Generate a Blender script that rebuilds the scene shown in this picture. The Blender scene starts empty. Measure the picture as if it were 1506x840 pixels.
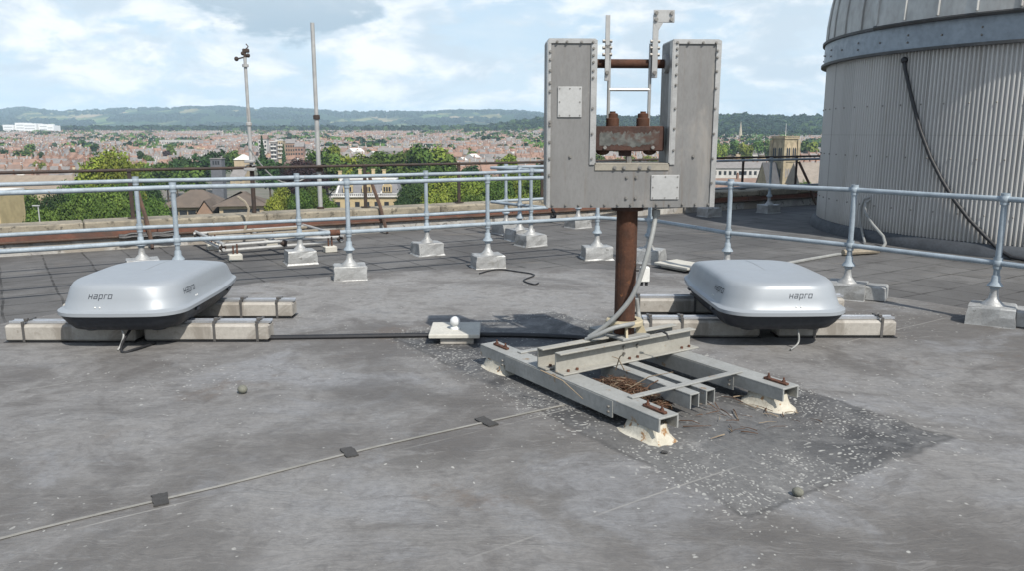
import bpy, math, random
import numpy as np
from mathutils import Vector, Matrix
from mathutils.bvhtree import BVHTree
random.seed(7)
rng = np.random.default_rng(11)
R = math.radians
sc = bpy.context.scene
col = sc.collection
PI = math.pi

# ------------------------------------------------------------------ helpers
def tag(o, label=None, cat=None, group=None, kind=None):
    if label: o['label'] = label
    if cat: o['category'] = cat
    if group: o['group'] = group
    if kind: o['kind'] = kind
    return o

def empty(name, loc=(0, 0, 0), rz=0.0, label=None, cat=None, group=None):
    o = bpy.data.objects.new(name, None)
    col.objects.link(o)
    o.location = loc
    o.rotation_euler = (0, 0, rz)
    o.empty_display_size = 0.2
    return tag(o, label, cat, group)

class MB:
    """collects shapes into one mesh"""
    def __init__(s):
        s.v = []; s.f = []; s.m = []; s.sm = []
    def add(s, vs, fs, mi=0, smooth=False, M=None):
        b = len(s.v)
        for p in vs:
            p = Vector(p)
            if M is not None: p = M @ p
            s.v.append((p.x, p.y, p.z))
        for f in fs:
            s.f.append([i + b for i in f]); s.m.append(mi); s.sm.append(smooth)
        return s
    def box(s, c, d, mi=0, M=None, bev=0.0, rz=0.0):
        x, y, z = d[0] / 2, d[1] / 2, d[2] / 2
        T = Matrix.Translation(Vector(c)) @ Matrix.Rotation(rz, 4, 'Z')
        if M is not None: T = M @ T
        if bev <= 0:
            vs = [(i * x, j * y, k * z) for i in (-1, 1) for j in (-1, 1) for k in (-1, 1)]
            fs = [(0, 1, 3, 2), (4, 6, 7, 5), (0, 4, 5, 1), (2, 3, 7, 6), (0, 2, 6, 4), (1, 5, 7, 3)]
            return s.add(vs, fs, mi, False, T)
        b = min(bev, x * .95, y * .95, z * .95)
        vs = []; ix = {}
        for i in (-1, 1):
            for j in (-1, 1):
                for k in (-1, 1):
                    for ax in range(3):
                        p = [i * (x - b), j * (y - b), k * (z - b)]
                        p[ax] = (i * x, j * y, k * z)[ax]
                        ix[(i, j, k, ax)] = len(vs); vs.append(tuple(p))
        fs = []
        g = lambda i, j, k, a: ix[(i, j, k, a)]
        for sg in (-1, 1):
            fs.append([g(sg, a, c_, 0) for a, c_ in ((-1, -1), (1, -1), (1, 1), (-1, 1))][::sg])
            fs.append([g(a, sg, c_, 1) for a, c_ in ((-1, -1), (1, -1), (1, 1), (-1, 1))][::-sg])
            fs.append([g(a, c_, sg, 2) for a, c_ in ((-1, -1), (1, -1), (1, 1), (-1, 1))][::sg])
        for a in (-1, 1):
            for c_ in (-1, 1):
                fs.append([g(-1, a, c_, 1), g(1, a, c_, 1), g(1, a, c_, 2), g(-1, a, c_, 2)])
                fs.append([g(a, -1, c_, 0), g(a, 1, c_, 0), g(a, 1, c_, 2), g(a, -1, c_, 2)])
                fs.append([g(a, c_, -1, 0), g(a, c_, 1, 0), g(a, c_, 1, 1), g(a, c_, -1, 1)])
        for i in (-1, 1):
            for j in (-1, 1):
                for k in (-1, 1):
                    fs.append([g(i, j, k, 0), g(i, j, k, 1), g(i, j, k, 2)])
        return s.add(vs, fs, mi, False, T)
    def tube(s, pts, r, n=10, mi=0, cap=True, M=None):
        pts = [Vector(p) for p in pts]
        rs = r if isinstance(r, (list, tuple)) else [r] * len(pts)
        vs = []; fs = []
        prev = None
        for i, p in enumerate(pts):
            if i == 0: t = pts[1] - p
            elif i == len(pts) - 1: t = p - pts[i - 1]
            else: t = (pts[i + 1] - p).normalized() + (p - pts[i - 1]).normalized()
            t = t.normalized() if t.length > 1e-9 else Vector((0, 0, 1))
            if prev is None:
                a = Vector((0, 0, 1)) if abs(t.z) < .9 else Vector((1, 0, 0))
                u = t.cross(a).normalized()
            else:
                u = (prev - t * prev.dot(t)).normalized()
            prev = u
            w = t.cross(u)
            for k in range(n):
                an = 2 * PI * k / n
                vs.append(p + (u * math.cos(an) + w * math.sin(an)) * rs[i])
        for i in range(len(pts) - 1):
            for k in range(n):
                a = i * n + k; b = i * n + (k + 1) % n
                fs.append((a, b, b + n, a + n))
        s.add(vs, fs, mi, True, M)
        if cap:
            s.add(vs[:n], [tuple(range(n - 1, -1, -1))], mi, False, M)
            s.add(vs[-n:], [tuple(range(n))], mi, False, M)
        return s
    def lathe(s, prof, n=24, mi=0, M=None, c=(0, 0, 0)):
        vs = []; fs = []
        for r, z in prof:
            for k in range(n):
                a = 2 * PI * k / n
                vs.append((c[0] + r * math.cos(a), c[1] + r * math.sin(a), c[2] + z))
        for i in range(len(prof) - 1):
            for k in range(n):
                a = i * n + k; b = i * n + (k + 1) % n
                fs.append((a, b, b + n, a + n))
        return s.add(vs, fs, mi, True, M)
    def prism(s, poly, z0, z1, mi=0, M=None):
        n = len(poly)
        vs = [(x, y, z0) for x, y in poly] + [(x, y, z1) for x, y in poly]
        fs = [tuple(range(n - 1, -1, -1)), tuple(range(n, 2 * n))]
        for k in range(n):
            fs.append((k, (k + 1) % n, n + (k + 1) % n, n + k))
        return s.add(vs, fs, mi, False, M)
    def sphere(s, c, r, n=16, m=10, mi=0, sc_=(1, 1, 1), M=None):
        prof = [(max(1e-4, r * math.sin(PI * i / m)), -r * math.cos(PI * i / m)) for i in range(m + 1)]
        vs = []; fs = []
        for rr, z in prof:
            for k in range(n):
                a = 2 * PI * k / n
                vs.append((c[0] + rr * math.cos(a) * sc_[0], c[1] + rr * math.sin(a) * sc_[1], c[2] + z * sc_[2]))
        for i in range(m):
            for k in range(n):
                a = i * n + k; b = i * n + (k + 1) % n
                fs.append((a, b, b + n, a + n))
        return s.add(vs, fs, mi, True, M)
    def build(s, name, mats, parent=None, M=None):
        me = bpy.data.meshes.new(name)
        me.from_pydata(s.v, [], s.f)
        if not isinstance(mats, (list, tuple)): mats = [mats]
        for m in mats: me.materials.append(m)
        me.polygons.foreach_set('material_index', s.m)
        me.polygons.foreach_set('use_smooth', s.sm)
        me.update()
        import bmesh
        bm = bmesh.new(); bm.from_mesh(me)
        bmesh.ops.remove_doubles(bm, verts=bm.verts, dist=1e-5)
        bmesh.ops.recalc_face_normals(bm, faces=bm.faces)
        bm.to_mesh(me); bm.free()
        if any(s.sm): me.set_sharp_from_angle(angle=R(38))
        o = bpy.data.objects.new(name, me)
        col.objects.link(o)
        if parent is not None: o.parent = parent
        if M is not None: o.matrix_local = M
        return o

def pieces(mb_list, name, mats, parent=None, M=None):
    return [m_.build(name, mats, parent, M) for m_ in mb_list]

def np_mesh(name, V, loops, starts, totals, mats, mi, parent=None, smooth=False):
    me = bpy.data.meshes.new(name)
    me.vertices.add(len(V)); me.vertices.foreach_set('co', np.asarray(V, np.float32).ravel())
    me.loops.add(len(loops)); me.loops.foreach_set('vertex_index', np.asarray(loops, np.int32))
    me.polygons.add(len(starts))
    me.polygons.foreach_set('loop_start', np.asarray(starts, np.int32))
    me.polygons.foreach_set('loop_total', np.asarray(totals, np.int32))
    for m in mats: me.materials.append(m)
    if mi is not None: me.polygons.foreach_set('material_index', np.asarray(mi, np.int32))
    if smooth: me.polygons.foreach_set('use_smooth', np.ones(len(starts), bool))
    me.update(calc_edges=True); me.validate()
    o = bpy.data.objects.new(name, me); col.objects.link(o)
    if parent is not None: o.parent = parent
    return o

def copy_tree(o, parent=None):
    c = o.copy(); col.objects.link(c)
    if parent is not None: c.parent = parent
    for ch in list(o.children): copy_tree(ch, c)
    return c

# ------------------------------------------------------------------ node helper
class NT:
    def __init__(s, tree): s.t = tree; s.n = tree.nodes; s.l = tree.links
    def node(s, typ, **kw):
        n = s.n.new(typ)
        for k, v in kw.items(): setattr(n, k, v)
        return n
    def put(s, sock, v):
        if isinstance(v, bpy.types.NodeSocket): s.l.new(v, sock)
        elif v is not None:
            if sock.type == 'RGBA' and len(v) == 3: v = (*v, 1)
            sock.default_value = v
    def math(s, op, a, b=None, c=None, clamp=False):
        n = s.node('ShaderNodeMath', operation=op); n.use_clamp = clamp
        s.put(n.inputs[0], a); s.put(n.inputs[1], b)
        if c is not None: s.put(n.inputs[2], c)
        return n.outputs[0]
    def mix(s, f, a, b, bt='MIX'):
        n = s.node('ShaderNodeMix', data_type='RGBA', blend_type=bt)
        n.clamp_factor = True
        s.put(n.inputs[0], f); s.put(n.inputs[6], a); s.put(n.inputs[7], b)
        return n.outputs[2]
    def noise(s, vec, scale, det=4, rough=.55, dist=0.0, out=0):
        n = s.node('ShaderNodeTexNoise')
        s.put(n.inputs['Vector'], vec); n.inputs['Scale'].default_value = scale
        n.inputs['Detail'].default_value = det; n.inputs['Roughness'].default_value = rough
        n.inputs['Distortion'].default_value = dist
        return n.outputs[out]
    def voro(s, vec, scale, out='Distance', feat='F1', rnd=1.0):
        n = s.node('ShaderNodeTexVoronoi', feature=feat)
        s.put(n.inputs['Vector'], vec); n.inputs['Scale'].default_value = scale
        n.inputs['Randomness'].default_value = rnd
        return n.outputs[out]
    def ramp(s, v, lo, hi, a=0.0, b=1.0, smooth=True):
        n = s.node('ShaderNodeMapRange', interpolation_type='SMOOTHSTEP' if smooth else 'LINEAR')
        s.put(n.inputs[0], v)
        n.inputs[1].default_value = lo; n.inputs[2].default_value = hi
        n.inputs[3].default_value = a; n.inputs[4].default_value = b
        return n.outputs[0]
    def mapping(s, vec, loc=(0, 0, 0), rot=(0, 0, 0), scale=(1, 1, 1)):
        n = s.node('ShaderNodeMapping')
        s.put(n.inputs[0], vec); n.inputs[1].default_value = loc; n.inputs[2].default_value = rot; n.inputs[3].default_value = scale
        return n.outputs[0]
    def pos(s): return s.node('ShaderNodeNewGeometry').outputs['Position']
    def obj(s): return s.node('ShaderNodeTexCoord').outputs['Object']
    def sep(s, v):
        n = s.node('ShaderNodeSeparateXYZ'); s.put(n.inputs[0], v); return n.outputs
    def comb(s, x, y, z):
        n = s.node('ShaderNodeCombineXYZ'); s.put(n.inputs[0], x); s.put(n.inputs[1], y); s.put(n.inputs[2], z); return n.outputs[0]
    def bump(s, h, st=.3, dist=.01):
        n = s.node('ShaderNodeBump'); n.inputs['Strength'].default_value = st; n.inputs['Distance'].default_value = dist
        s.put(n.inputs['Height'], h); return n.outputs[0]

def new_mat(name):
    m = bpy.data.materials.new(name); m.use_nodes = True
    t = NT(m.node_tree)
    b = m.node_tree.nodes['Principled BSDF']
    return m, t, b

def mat(name, c, c2=None, rough=.6, metal=0.0, scale=6.0, spots=None, spot_amt=.62, bump=.15, stretch=(1, 1, 1), spec=.4, coat=0.0, grime=None, grime_amt=.5, streak=None):
    """weathered surface: two tones by noise, optional rust or dirt spots of their own shape"""
    m, t, b = new_mat(name)
    v = t.mapping(t.obj(), scale=stretch)
    c2 = c2 or tuple(x * .8 for x in c)
    f = t.ramp(t.noise(v, scale, 6, .62), .3, .7)
    cc = t.mix(f, c, c2)
    fine = t.noise(v, scale * 9, 3, .6)
    cc = t.mix(t.ramp(fine, .35, .75, 0, .35), cc, tuple(x * .72 for x in c2))
    if grime:
        g = t.noise(v, scale * .45, 5, .65, .6)
        cc = t.mix(t.ramp(g, grime_amt, grime_amt + .15, 0, .8), cc, grime)
    if streak:
        sk = t.noise(t.mapping(t.obj(), scale=(26, 26, 1.1)), 1.0, 6, .65, .2)
        cc = t.mix(t.ramp(sk, .54, .70, 0, .55), cc, streak)
    if spots:
        s_ = t.noise(v, scale * 2.3, 5, .7)
        cc = t.mix(t.ramp(s_, spot_amt, spot_amt + .07), cc, spots)
    t.put(b.inputs['Base Color'], cc)
    t.put(b.inputs['Roughness'], t.ramp(fine, .2, .8, rough - .08, min(1, rough + .12)))
    b.inputs['Metallic'].default_value = metal
    b.inputs['Specular IOR Level'].default_value = spec
    b.inputs['Coat Weight'].default_value = coat
    if bump: t.put(b.inputs['Normal'], t.bump(t.noise(v, scale * 6, 5, .6), bump, .004))
    return m

# ------------------------------------------------------------------ camera
F = 1170.0; CH = 1.65
pitch = math.atan(225 / F)
cam = bpy.data.cameras.new('camera'); camo = bpy.data.objects.new('camera', cam); col.objects.link(camo)
camo.location = (0, 0, CH); camo.rotation_euler = (PI / 2 - pitch, 0, 0)
cam.sensor_width = 36; cam.lens = F / 1506 * 36
cam.clip_start = .05; cam.clip_end = 40000
sc.camera = camo
def ray(px, py):
    u = px - 753; v = py - 420
    return u, F * math.cos(pitch) - v * math.sin(pitch), F * math.sin(pitch) + v * math.cos(pitch)
def G(px, py, z=0.0):
    u, fw, dn = ray(px, py); k = (CH - z) / dn
    return Vector((u * k, fw * k, z))
def at(px, py, Y):
    u, fw, dn = ray(px, py); k = Y / fw
    return Vector((u * k, Y, CH - dn * k))
def proj(x, y, z):
    c, s = math.cos(pitch), math.sin(pitch); d = CH - z
    zc = y * c + d * s
    return 753 + F * x / zc, 420 + F * (d * c - y * s) / zc

# ------------------------------------------------------------------ light
SUN_EL, SUN_AZ = R(48), math.atan2(.49, -.87)
sv = Vector((math.sin(SUN_AZ) * math.cos(SUN_EL), math.cos(SUN_AZ) * math.cos(SUN_EL), math.sin(SUN_EL)))
sl = bpy.data.lights.new('sun', 'SUN'); sl.energy = 3.5; sl.angle = R(.53); sl.color = (1, .955, .88)
so = bpy.data.objects.new('sun', sl); col.objects.link(so)
so.rotation_euler = (-sv).to_track_quat('-Z', 'Y').to_euler()
so.location = (10, -20, 40)

w = bpy.data.worlds.new('World'); sc.world = w; w.use_nodes = True
t = NT(w.node_tree)
bg = w.node_tree.nodes['Background']
sky = t.node('ShaderNodeTexSky', sky_type='NISHITA'); sky.sun_disc = False
sky.sun_elevation = SUN_EL; sky.sun_rotation = SUN_AZ; sky.altitude = 60; sky.air_density = 1.0; sky.dust_density = 1.2; sky.ozone_density = 1.0
d = t.node('ShaderNodeTexCoord').outputs['Generated']
sx, sy, sz = t.sep(d)
zz = t.math('ADD', t.math('MAXIMUM', sz, 0.0), .09)
px_ = t.math('DIVIDE', sx, zz); py_ = t.math('DIVIDE', sy, zz)
pl = t.comb(px_, py_, t.math('MULTIPLY', sz, 1.5))
n1 = t.noise(t.mapping(pl, loc=(3.1, 1.7, 0), scale=(1, .8, 1)), .75, 9, .62, .35)
n2 = t.noise(t.mapping(pl, loc=(9.4, -2.2, 0), scale=(1, .7, 1)), 2.1, 8, .6, .3)
# puffy heaps low over the hills, laid out by direction
pv = t.mapping(t.comb(t.math('DIVIDE', sx, t.math('MAXIMUM', sy, .2)), t.math('MULTIPLY', sz, 2.6), 0.0), loc=(.35, .2, 0))
n3 = t.noise(pv, 7.0, 9, .58, .25)
n3b = t.noise(pv, 18.0, 6, .6, .2)
n3c = t.noise(t.mapping(pv, loc=(.0, -.035, 0)), 8.0, 8, .6, .3)
veil = t.ramp(n1, .34, .64)
heap = t.math('ADD', t.math('MULTIPLY', n3, .7), t.math('MULTIPLY', n3b, .3))
heapm = t.math('MULTIPLY', t.ramp(heap, .42, .54), t.ramp(sz, .42, .06))
skyc = sky.outputs[0]
low = t.ramp(sz, .55, .0)
base = t.mix(t.math('MULTIPLY', low, .85), skyc, (3.85, 4.95, 5.95))
c = t.mix(t.math('MULTIPLY', veil, .72), base, (4.9, 5.6, 6.15))
hc = t.mix(t.ramp(n3c, .40, .62), (4.2, 4.9, 5.5), (7.3, 7.3, 7.3))
c = t.mix(t.math('MULTIPLY', heapm, .88), c, hc)
# one large grey flat-bottomed cloud left of the middle, high up
ex = t.math('DIVIDE', t.math('SUBTRACT', t.math('DIVIDE', sx, t.math('MAXIMUM', sy, .2)), -.275), .135)
ey = t.math('DIVIDE', t.math('SUBTRACT', sz, .160), .053)
er = t.math('SQRT', t.math('ADD', t.math('MULTIPLY', ex, ex), t.math('MULTIPLY', ey, ey)))
er = t.math('ADD', er, t.math('MULTIPLY', t.math('SUBTRACT', n3, .5), 2.2))
er = t.math('ADD', er, t.math('MULTIPLY', t.math('SUBTRACT', n3b, .5), .8))
gm = t.ramp(er, 1.05, .75)
gc = t.mix(t.ramp(ey, -.9, 1.0), (2.6, 3.4, 4.1), (4.7, 5.3, 5.8))
c = t.mix(t.math('MULTIPLY', gm, .85), c, gc)
t.put(bg.inputs[0], c); bg.inputs[1].default_value = .098

vs = sc.view_settings
vs.view_transform = 'Standard'; vs.look = 'None'; vs.exposure = 0.68; vs.gamma = 1.0; vs.use_curve_mapping = False
sc.render.engine = 'CYCLES'
sc.cycles.use_denoising = True
sc.cycles.max_bounces = 6; sc.cycles.diffuse_bounces = 3; sc.cycles.glossy_bounces = 3
sc.cycles.volume_bounces = 1; sc.cycles.transparent_max_bounces = 4
sc.cycles.caustics_reflective = False; sc.cycles.caustics_refractive = False

# ------------------------------------------------------------------ materials
M = {}
M['paint'] = mat('pale_blue_rail_paint', (.305, .356, .398), (.225, .265, .298), .6, 0, 7, spots=(.17, .115, .08), spot_amt=.645, bump=.12)
M['galv'] = mat('galvanised_steel', (.40, .40, .39), (.30, .30, .295), .55, .15, 7, bump=.08)
M['alu'] = mat('aluminium_trim', (.43, .425, .41), (.33, .325, .315), .42, .45, 12, spots=(.30, .24, .17), spot_amt=.68, bump=.08)
M['plate'] = mat('dull_grey_plate', (.200, .197, .192), (.172, .169, .164), .55, .2, 3.5, bump=.03, stretch=(2.2, 2.2, .8), grime=(.255, .240, .22), grime_amt=.54, spots=(.32, .31, .29), spot_amt=.70, streak=(.150, .125, .10))
M['panel'] = mat('pale_access_panel', (.42, .42, .41), (.36, .36, .352), .5, .2, 6, bump=.05)
M['rust'] = mat('rusty_steel', (.088, .036, .019), (.044, .021, .013), .85, 0, 7, spots=(.16, .066, .028), spot_amt=.615, bump=.5, streak=(.03, .017, .013))
M['rust_dark'] = mat('rusty_steel_with_worn_grey_paint', (.07, .032, .022), (.035, .02, .016), .75, 0, 7, bump=.35)
M['rust_bright'] = mat('bright_rust', (.13, .055, .032), (.065, .032, .022), .85, 0, 30, bump=.4)
M['bolt'] = mat('dull_bolt', (.27, .26, .245), (.18, .17, .155), .5, .5, 30, bump=0)
M['greypaint'] = mat('weathered_grey_beam_paint', (.32, .322, .308), (.24, .243, .232), .6, .1, 4, spots=(.21, .15, .095), spot_amt=.62, bump=.12, grime=(.22, .21, .18), grime_amt=.58)
M['cream'] = mat('cream_collar_paint', (.44, .38, .26), (.36, .31, .21), .6, 0, 8, spots=(.20, .13, .07), spot_amt=.64, bump=.15)
M['stripm'] = mat('tan_grey_strip', (.30, .275, .225), (.23, .21, .175), .6, .1, 8, spots=(.16, .10, .06), spot_amt=.66, bump=.1)
M['creampaint'] = mat('weathered_cream_grey_paint', (.345, .335, .30), (.27, .26, .23), .6, .05, 4, spots=(.22, .15, .09), spot_amt=.62, bump=.15, grime=(.27, .235, .18), grime_amt=.56)
M['footpaint'] = mat('flaking_white_paint', (.56, .53, .45), (.40, .37, .30), .65, 0, 7, spots=(.26, .15, .07), spot_amt=.57, bump=.9, grime=(.30, .24, .15), grime_amt=.54)
M['conduit'] = mat('grey_conduit', (.27, .275, .265), (.22, .225, .22), .5, 0, 8, bump=.05)
M['black'] = mat('black_rubber', (.014, .015, .018), (.022, .022, .024), .5, 0, 10, bump=.05)
M['darkiron'] = mat('dark_rusty_iron', (.030, .026, .024), (.055, .036, .028), .7, 0, 8, bump=.3)
M['brace'] = mat('brown_brace', (.105, .062, .042), (.06, .04, .032), .8, 0, 6, bump=.3)
M['whitepl'] = mat('white_plastic', (.72, .72, .69), (.64, .64, .61), .4, 0, 6, bump=0)
M['globe'] = mat('white_globe', (.62, .63, .63), (.56, .57, .57), .25, 0, 4, bump=0)
M['concrete'] = mat('concrete_sleeper', (.385, .362, .325), (.30, .28, .25), .85, 0, 7, spots=(.22, .20, .17), spot_amt=.62, bump=.35, grime=(.20, .18, .155), grime_amt=.53)
M['slabw'] = mat('pale_paving_slab', (.50, .485, .43), (.43, .415, .37), .85, 0, 6, bump=.2)
M['steelstrip'] = mat('bright_steel_strip', (.55, .57, .60), (.45, .47, .50), .35, .6, 9, bump=.05)
M['darkband'] = mat('dark_steel_band', (.13, .125, .12), (.09, .085, .08), .5, .3, 12, bump=.05)
M['foil'] = mat('aluminium_painted_flashing', (.40, .405, .40), (.28, .28, .275), .5, .3, 7, spots=(.17, .165, .155), spot_amt=.60, bump=.7, grime=(.22, .215, .20), grime_amt=.55)
m, t, b = new_mat('silver_grey_plastic')
t.put(b.inputs['Base Color'], t.mix(t.noise(t.obj(), 1.5, 3, .5), (.268, .290, .312), (.290, .312, .334)))
t.put(b.inputs['Roughness'], t.ramp(t.noise(t.obj(), 5, 5, .6), .3, .7, .40, .50)); b.inputs['Metallic'].default_value = .15; b.inputs['Specular IOR Level'].default_value = .45
M['lid'] = m
M['tub'] = mat('dark_tub_plastic', (.022, .027, .036), (.028, .032, .04), .5, 0, 3, bump=0)
M['ink'] = mat('dark_lettering', (.03, .035, .045), (.03, .035, .045), .5, 0, 3, bump=0)
M['stone'] = mat('parapet_stone', (.29, .255, .195), (.20, .178, .138), .9, 0, 4, spots=(.10, .09, .07), spot_amt=.57, bump=.9, grime=(.14, .125, .10), grime_amt=.50)
M['fascia'] = mat('red_brown_board', (.17, .075, .05), (.10, .05, .037), .8, 0, 3, bump=.3, stretch=(1, 1, 1), grime=(.075, .05, .04), grime_amt=.55)
M['upstand'] = mat('peeling_white_upstand', (.46, .45, .42), (.27, .26, .25), .8, 0, 3, spots=(.15, .14, .13), spot_amt=.55, bump=.5, grime=(.24, .21, .17), grime_amt=.48)
M['wood'] = mat('weathered_timber', (.30, .26, .20), (.20, .17, .13), .85, 0, 5, bump=.3)
m, t, b = new_mat('cream_grey_corrugated_sheet')
ob = t.obj(); ox, oy, oz = t.sep(ob)
an_ = t.math('DIVIDE', t.math('ARCTAN2', oy, ox), 2 * PI / 33)
sid = t.math('FLOOR', an_)
wn = t.node('ShaderNodeTexWhiteNoise', noise_dimensions='1D'); t.put(wn.inputs['W'], sid)
cc = t.mix(wn.outputs[0], (.43, .421, .405), (.48, .470, .452))
stn = t.noise(t.mapping(ob, scale=(6, 6, .5)), 1.0, 6, .65)
cc = t.mix(t.ramp(stn, .52, .70, 0, .5), cc, (.36, .335, .30))
low_ = t.math('ADD', oz, t.math('MULTIPLY', t.noise(ob, 3.0, 5, .7), .5))
cc = t.mix(t.ramp(low_, .75, .38, 0, .6), cc, (.30, .285, .26))
seam_ = t.math('LESS_THAN', t.math('FRACT', an_), .012)
cc = t.mix(t.math('MULTIPLY', seam_, .6), cc, (.2, .19, .18))
cc = t.mix(t.math('MULTIPLY', t.math('LESS_THAN', t.math('ABSOLUTE', t.math('SUBTRACT', oz, 1.62)), .006), .35), cc, (.25, .24, .22))
t.put(b.inputs['Base Color'], cc); b.inputs['Roughness'].default_value = .5; b.inputs['Specular IOR Level'].default_value = .35
M['corr'] = m
M['band'] = mat('blue_grey_band', (.25, .285, .32), (.20, .23, .26), .45, .3, 1.5, bump=.04, grime=(.24, .26, .28), grime_amt=.58)
M['dome'] = mat('weathered_dome_sheet', (.43, .43, .415), (.33, .325, .31), .5, .35, 1.3, bump=.05, grime=(.27, .255, .235), grime_amt=.52, stretch=(1, 1, .5))
M['seam'] = mat('dark_seam', (.075, .075, .075), (.055, .055, .055), .6, .2, 5, bump=0)
M['plinth'] = mat('grey_lead_plinth', (.075, .082, .092), (.05, .055, .062), .7, .1, 3, bump=.3, spots=(.25, .25, .25), spot_amt=.68)
M['twig'] = mat('dry_twig', (.125, .065, .036), (.06, .034, .022), .9, 0, 9, bump=.2)
M['twig2'] = mat('pale_twig', (.30, .24, .17), (.2, .15, .1), .9, 0, 9, bump=.2)
M['pebble'] = mat('grey_green_stone', (.17, .17, .14), (.12, .12, .10), .85, 0, 14, bump=.4)
M['tape'] = mat('dull_aluminium_tape', (.31, .295, .265), (.22, .21, .185), .6, .2, 2, bump=.05)
M['bitumen'] = mat('bitumen_patch', (.062, .060, .058), (.042, .041, .040), .9, 0, 25, bump=.6)

# ---- roof surfaces
CA = R(33.0)
def roof_coords(t):
    p = t.pos()
    q = t.mapping(p, rot=(0, 0, -CA))
    return p, q

def roof_inner_mat():
    m, t, b = new_mat('weathered_roof_membrane')
    p, q = roof_coords(t)
    warp = t.noise(p, .9, 5, .6, 0, out=1)
    wv = t.node('ShaderNodeVectorMath', operation='MULTIPLY_ADD')
    t.put(wv.inputs[0], warp); wv.inputs[1].default_value = (.5, .5, 0); t.put(wv.inputs[2], p)
    pw = wv.outputs[0]
    big = t.noise(pw, .55, 7, .6, .4)
    big2 = t.noise(t.mapping(pw, loc=(7, 3, 1)), .8, 8, .62, .9)
    mid = t.noise(t.mapping(pw, loc=(2, 9, 4)), 2.6, 8, .66, .6)
    fine = t.noise(p, 38, 4, .65)
    # brush-like streaks that curl
    st = t.noise(t.mapping(pw, rot=(0, 0, .35), scale=(1.2, 11, 1)), 2.0, 7, .62, 1.4)
    cc = t.mix(t.ramp(big, .40, .58), (.116, .109, .102), (.200, .194, .187))
    cc = t.mix(t.ramp(big2, .50, .62, 0, .70), cc, (.090, .082, .076))
    cc = t.mix(t.ramp(big2, .46, .34, 0, .70), cc, (.218, .220, .226))
    lz = t.math('ADD', t.math('POWER', t.math('DIVIDE', t.math('SUBTRACT', t.sep(p)[0], -.4), 2.6), 2.0), t.math('POWER', t.math('DIVIDE', t.math('SUBTRACT', t.sep(p)[1], 8.1), 1.35), 2.0))
    lz = t.math('ADD', lz, t.math('MULTIPLY', t.math('SUBTRACT', mid, .5), 1.6))
    cc = t.mix(t.ramp(lz, 1.25, .55, 0, .75), cc, (.245, .238, .228))
    cc = t.mix(t.ramp(mid, .48, .72, 0, .6), cc, (.098, .093, .089))
    cc = t.mix(t.ramp(mid, .44, .30, 0, .45), cc, (.205, .205, .205))
    cc = t.mix(t.ramp(st, .55, .67, 0, .36), cc, (.25, .243, .234))
    cc = t.mix(t.ramp(st, .44, .32, 0, .38), cc, (.088, .083, .079))
    # brown scuffed areas
    br = t.noise(t.mapping(p, loc=(1.3, 4.2, 0)), .75, 6, .7, .5)
    cc = t.mix(t.ramp(br, .59, .67, 0, .6), cc, (.118, .093, .075))
    dk = t.noise(t.mapping(p, loc=(11, 5, 0), rot=(0, 0, -.5), scale=(.6, 1.3, 1)), .7, 7, .66, .6)
    cc = t.mix(t.ramp(dk, .55, .66, 0, .55), cc, (.075, .069, .064))
    md = t.noise(t.mapping(pw, loc=(5, 6, 2)), 9.0, 7, .7, .5)
    cc = t.mix(t.ramp(md, .46, .70, 0, .55), cc, (.095, .09, .087))
    cc = t.mix(t.ramp(md, .44, .28, 0, .40), cc, (.215, .213, .21))
    cc = t.mix(t.ramp(fine, .32, .72, 0, .30), cc, (.075, .073, .072))
    # the darker square patch under the mount, edges aligned with its beams
    qx, qy, qz = t.sep(q)
    A = Vector((2.40, 4.10, 0)); ca, sa = math.cos(CA), math.sin(CA)
    ax_, ay_ = A.x * ca + A.y * sa, -A.x * sa + A.y * ca
    jit = t.math('MULTIPLY', t.math('SUBTRACT', t.noise(p, 3.0, 6, .7), .5), .16)
    dx = t.math('SUBTRACT', t.math('ABSOLUTE', t.math('SUBTRACT', qx, ax_ - .82)), .82)
    dy = t.math('SUBTRACT', t.math('ABSOLUTE', t.math('SUBTRACT', qy, ay_ + 1.85)), 1.85)
    dd = t.math('ADD', t.math('MAXIMUM', dx, dy), jit)
    patch = t.math('MULTIPLY', t.ramp(dd, .04, -.05), t.ramp(mid, .70, .52, .62, 1.0))
    gx = t.ramp(t.math('ADD', qx, t.math('MULTIPLY', t.math('SUBTRACT', big, .5), 1.5)), ax_ - 1.25, ax_ - .35)
    pc = t.mix(t.ramp(t.noise(pw, 2.3, 8, .70, .9), .40, .60), (.045, .045, .046), (.112, .111, .110))
    pc = t.mix(t.math('MULTIPLY', t.math('MULTIPLY', t.math('SUBTRACT', 1.0, gx), t.ramp(qy, ay_ + 1.7, ay_ + .5)), .75), pc, (.150, .148, .143))
    pc = t.mix(t.ramp(t.noise(t.mapping(pw, loc=(4, 1, 0)), 1.6, 8, .72, .8), .53, .68, 0, .75), pc, (.25, .245, .235))
    pc = t.mix(t.ramp(fine, .35, .7, 0, .4), pc, (.05, .05, .052))
    cc = t.mix(t.math('MULTIPLY', patch, .93), cc, pc)
    edge = t.ramp(t.math('ABSOLUTE', dd), .030, .0, 0, .62)
    cc = t.mix(t.math('MULTIPLY', edge, t.ramp(t.noise(p, 1.1, 3), .36, .52)), cc, (.05, .049, .048))
    # pale lichen specks, thick along the patch edges and near the left blocks
    dens = t.ramp(t.math('ABSOLUTE', t.math('ADD', dd, .18)), .80, .05, 0, .70)
    dens = t.math('MULTIPLY', dens, t.ramp(dd, .22, .0, .06, 1.0))
    dens = t.math('MULTIPLY', dens, t.ramp(t.noise(t.mapping(p, loc=(3, 3, 3)), 1.1, 4, .6), .34, .56))
    dens = t.math('MAXIMUM', dens, t.ramp(t.noise(t.mapping(p, loc=(8, 2, 5)), .6, 4, .6), .50, .74, .008, .20))
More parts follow.
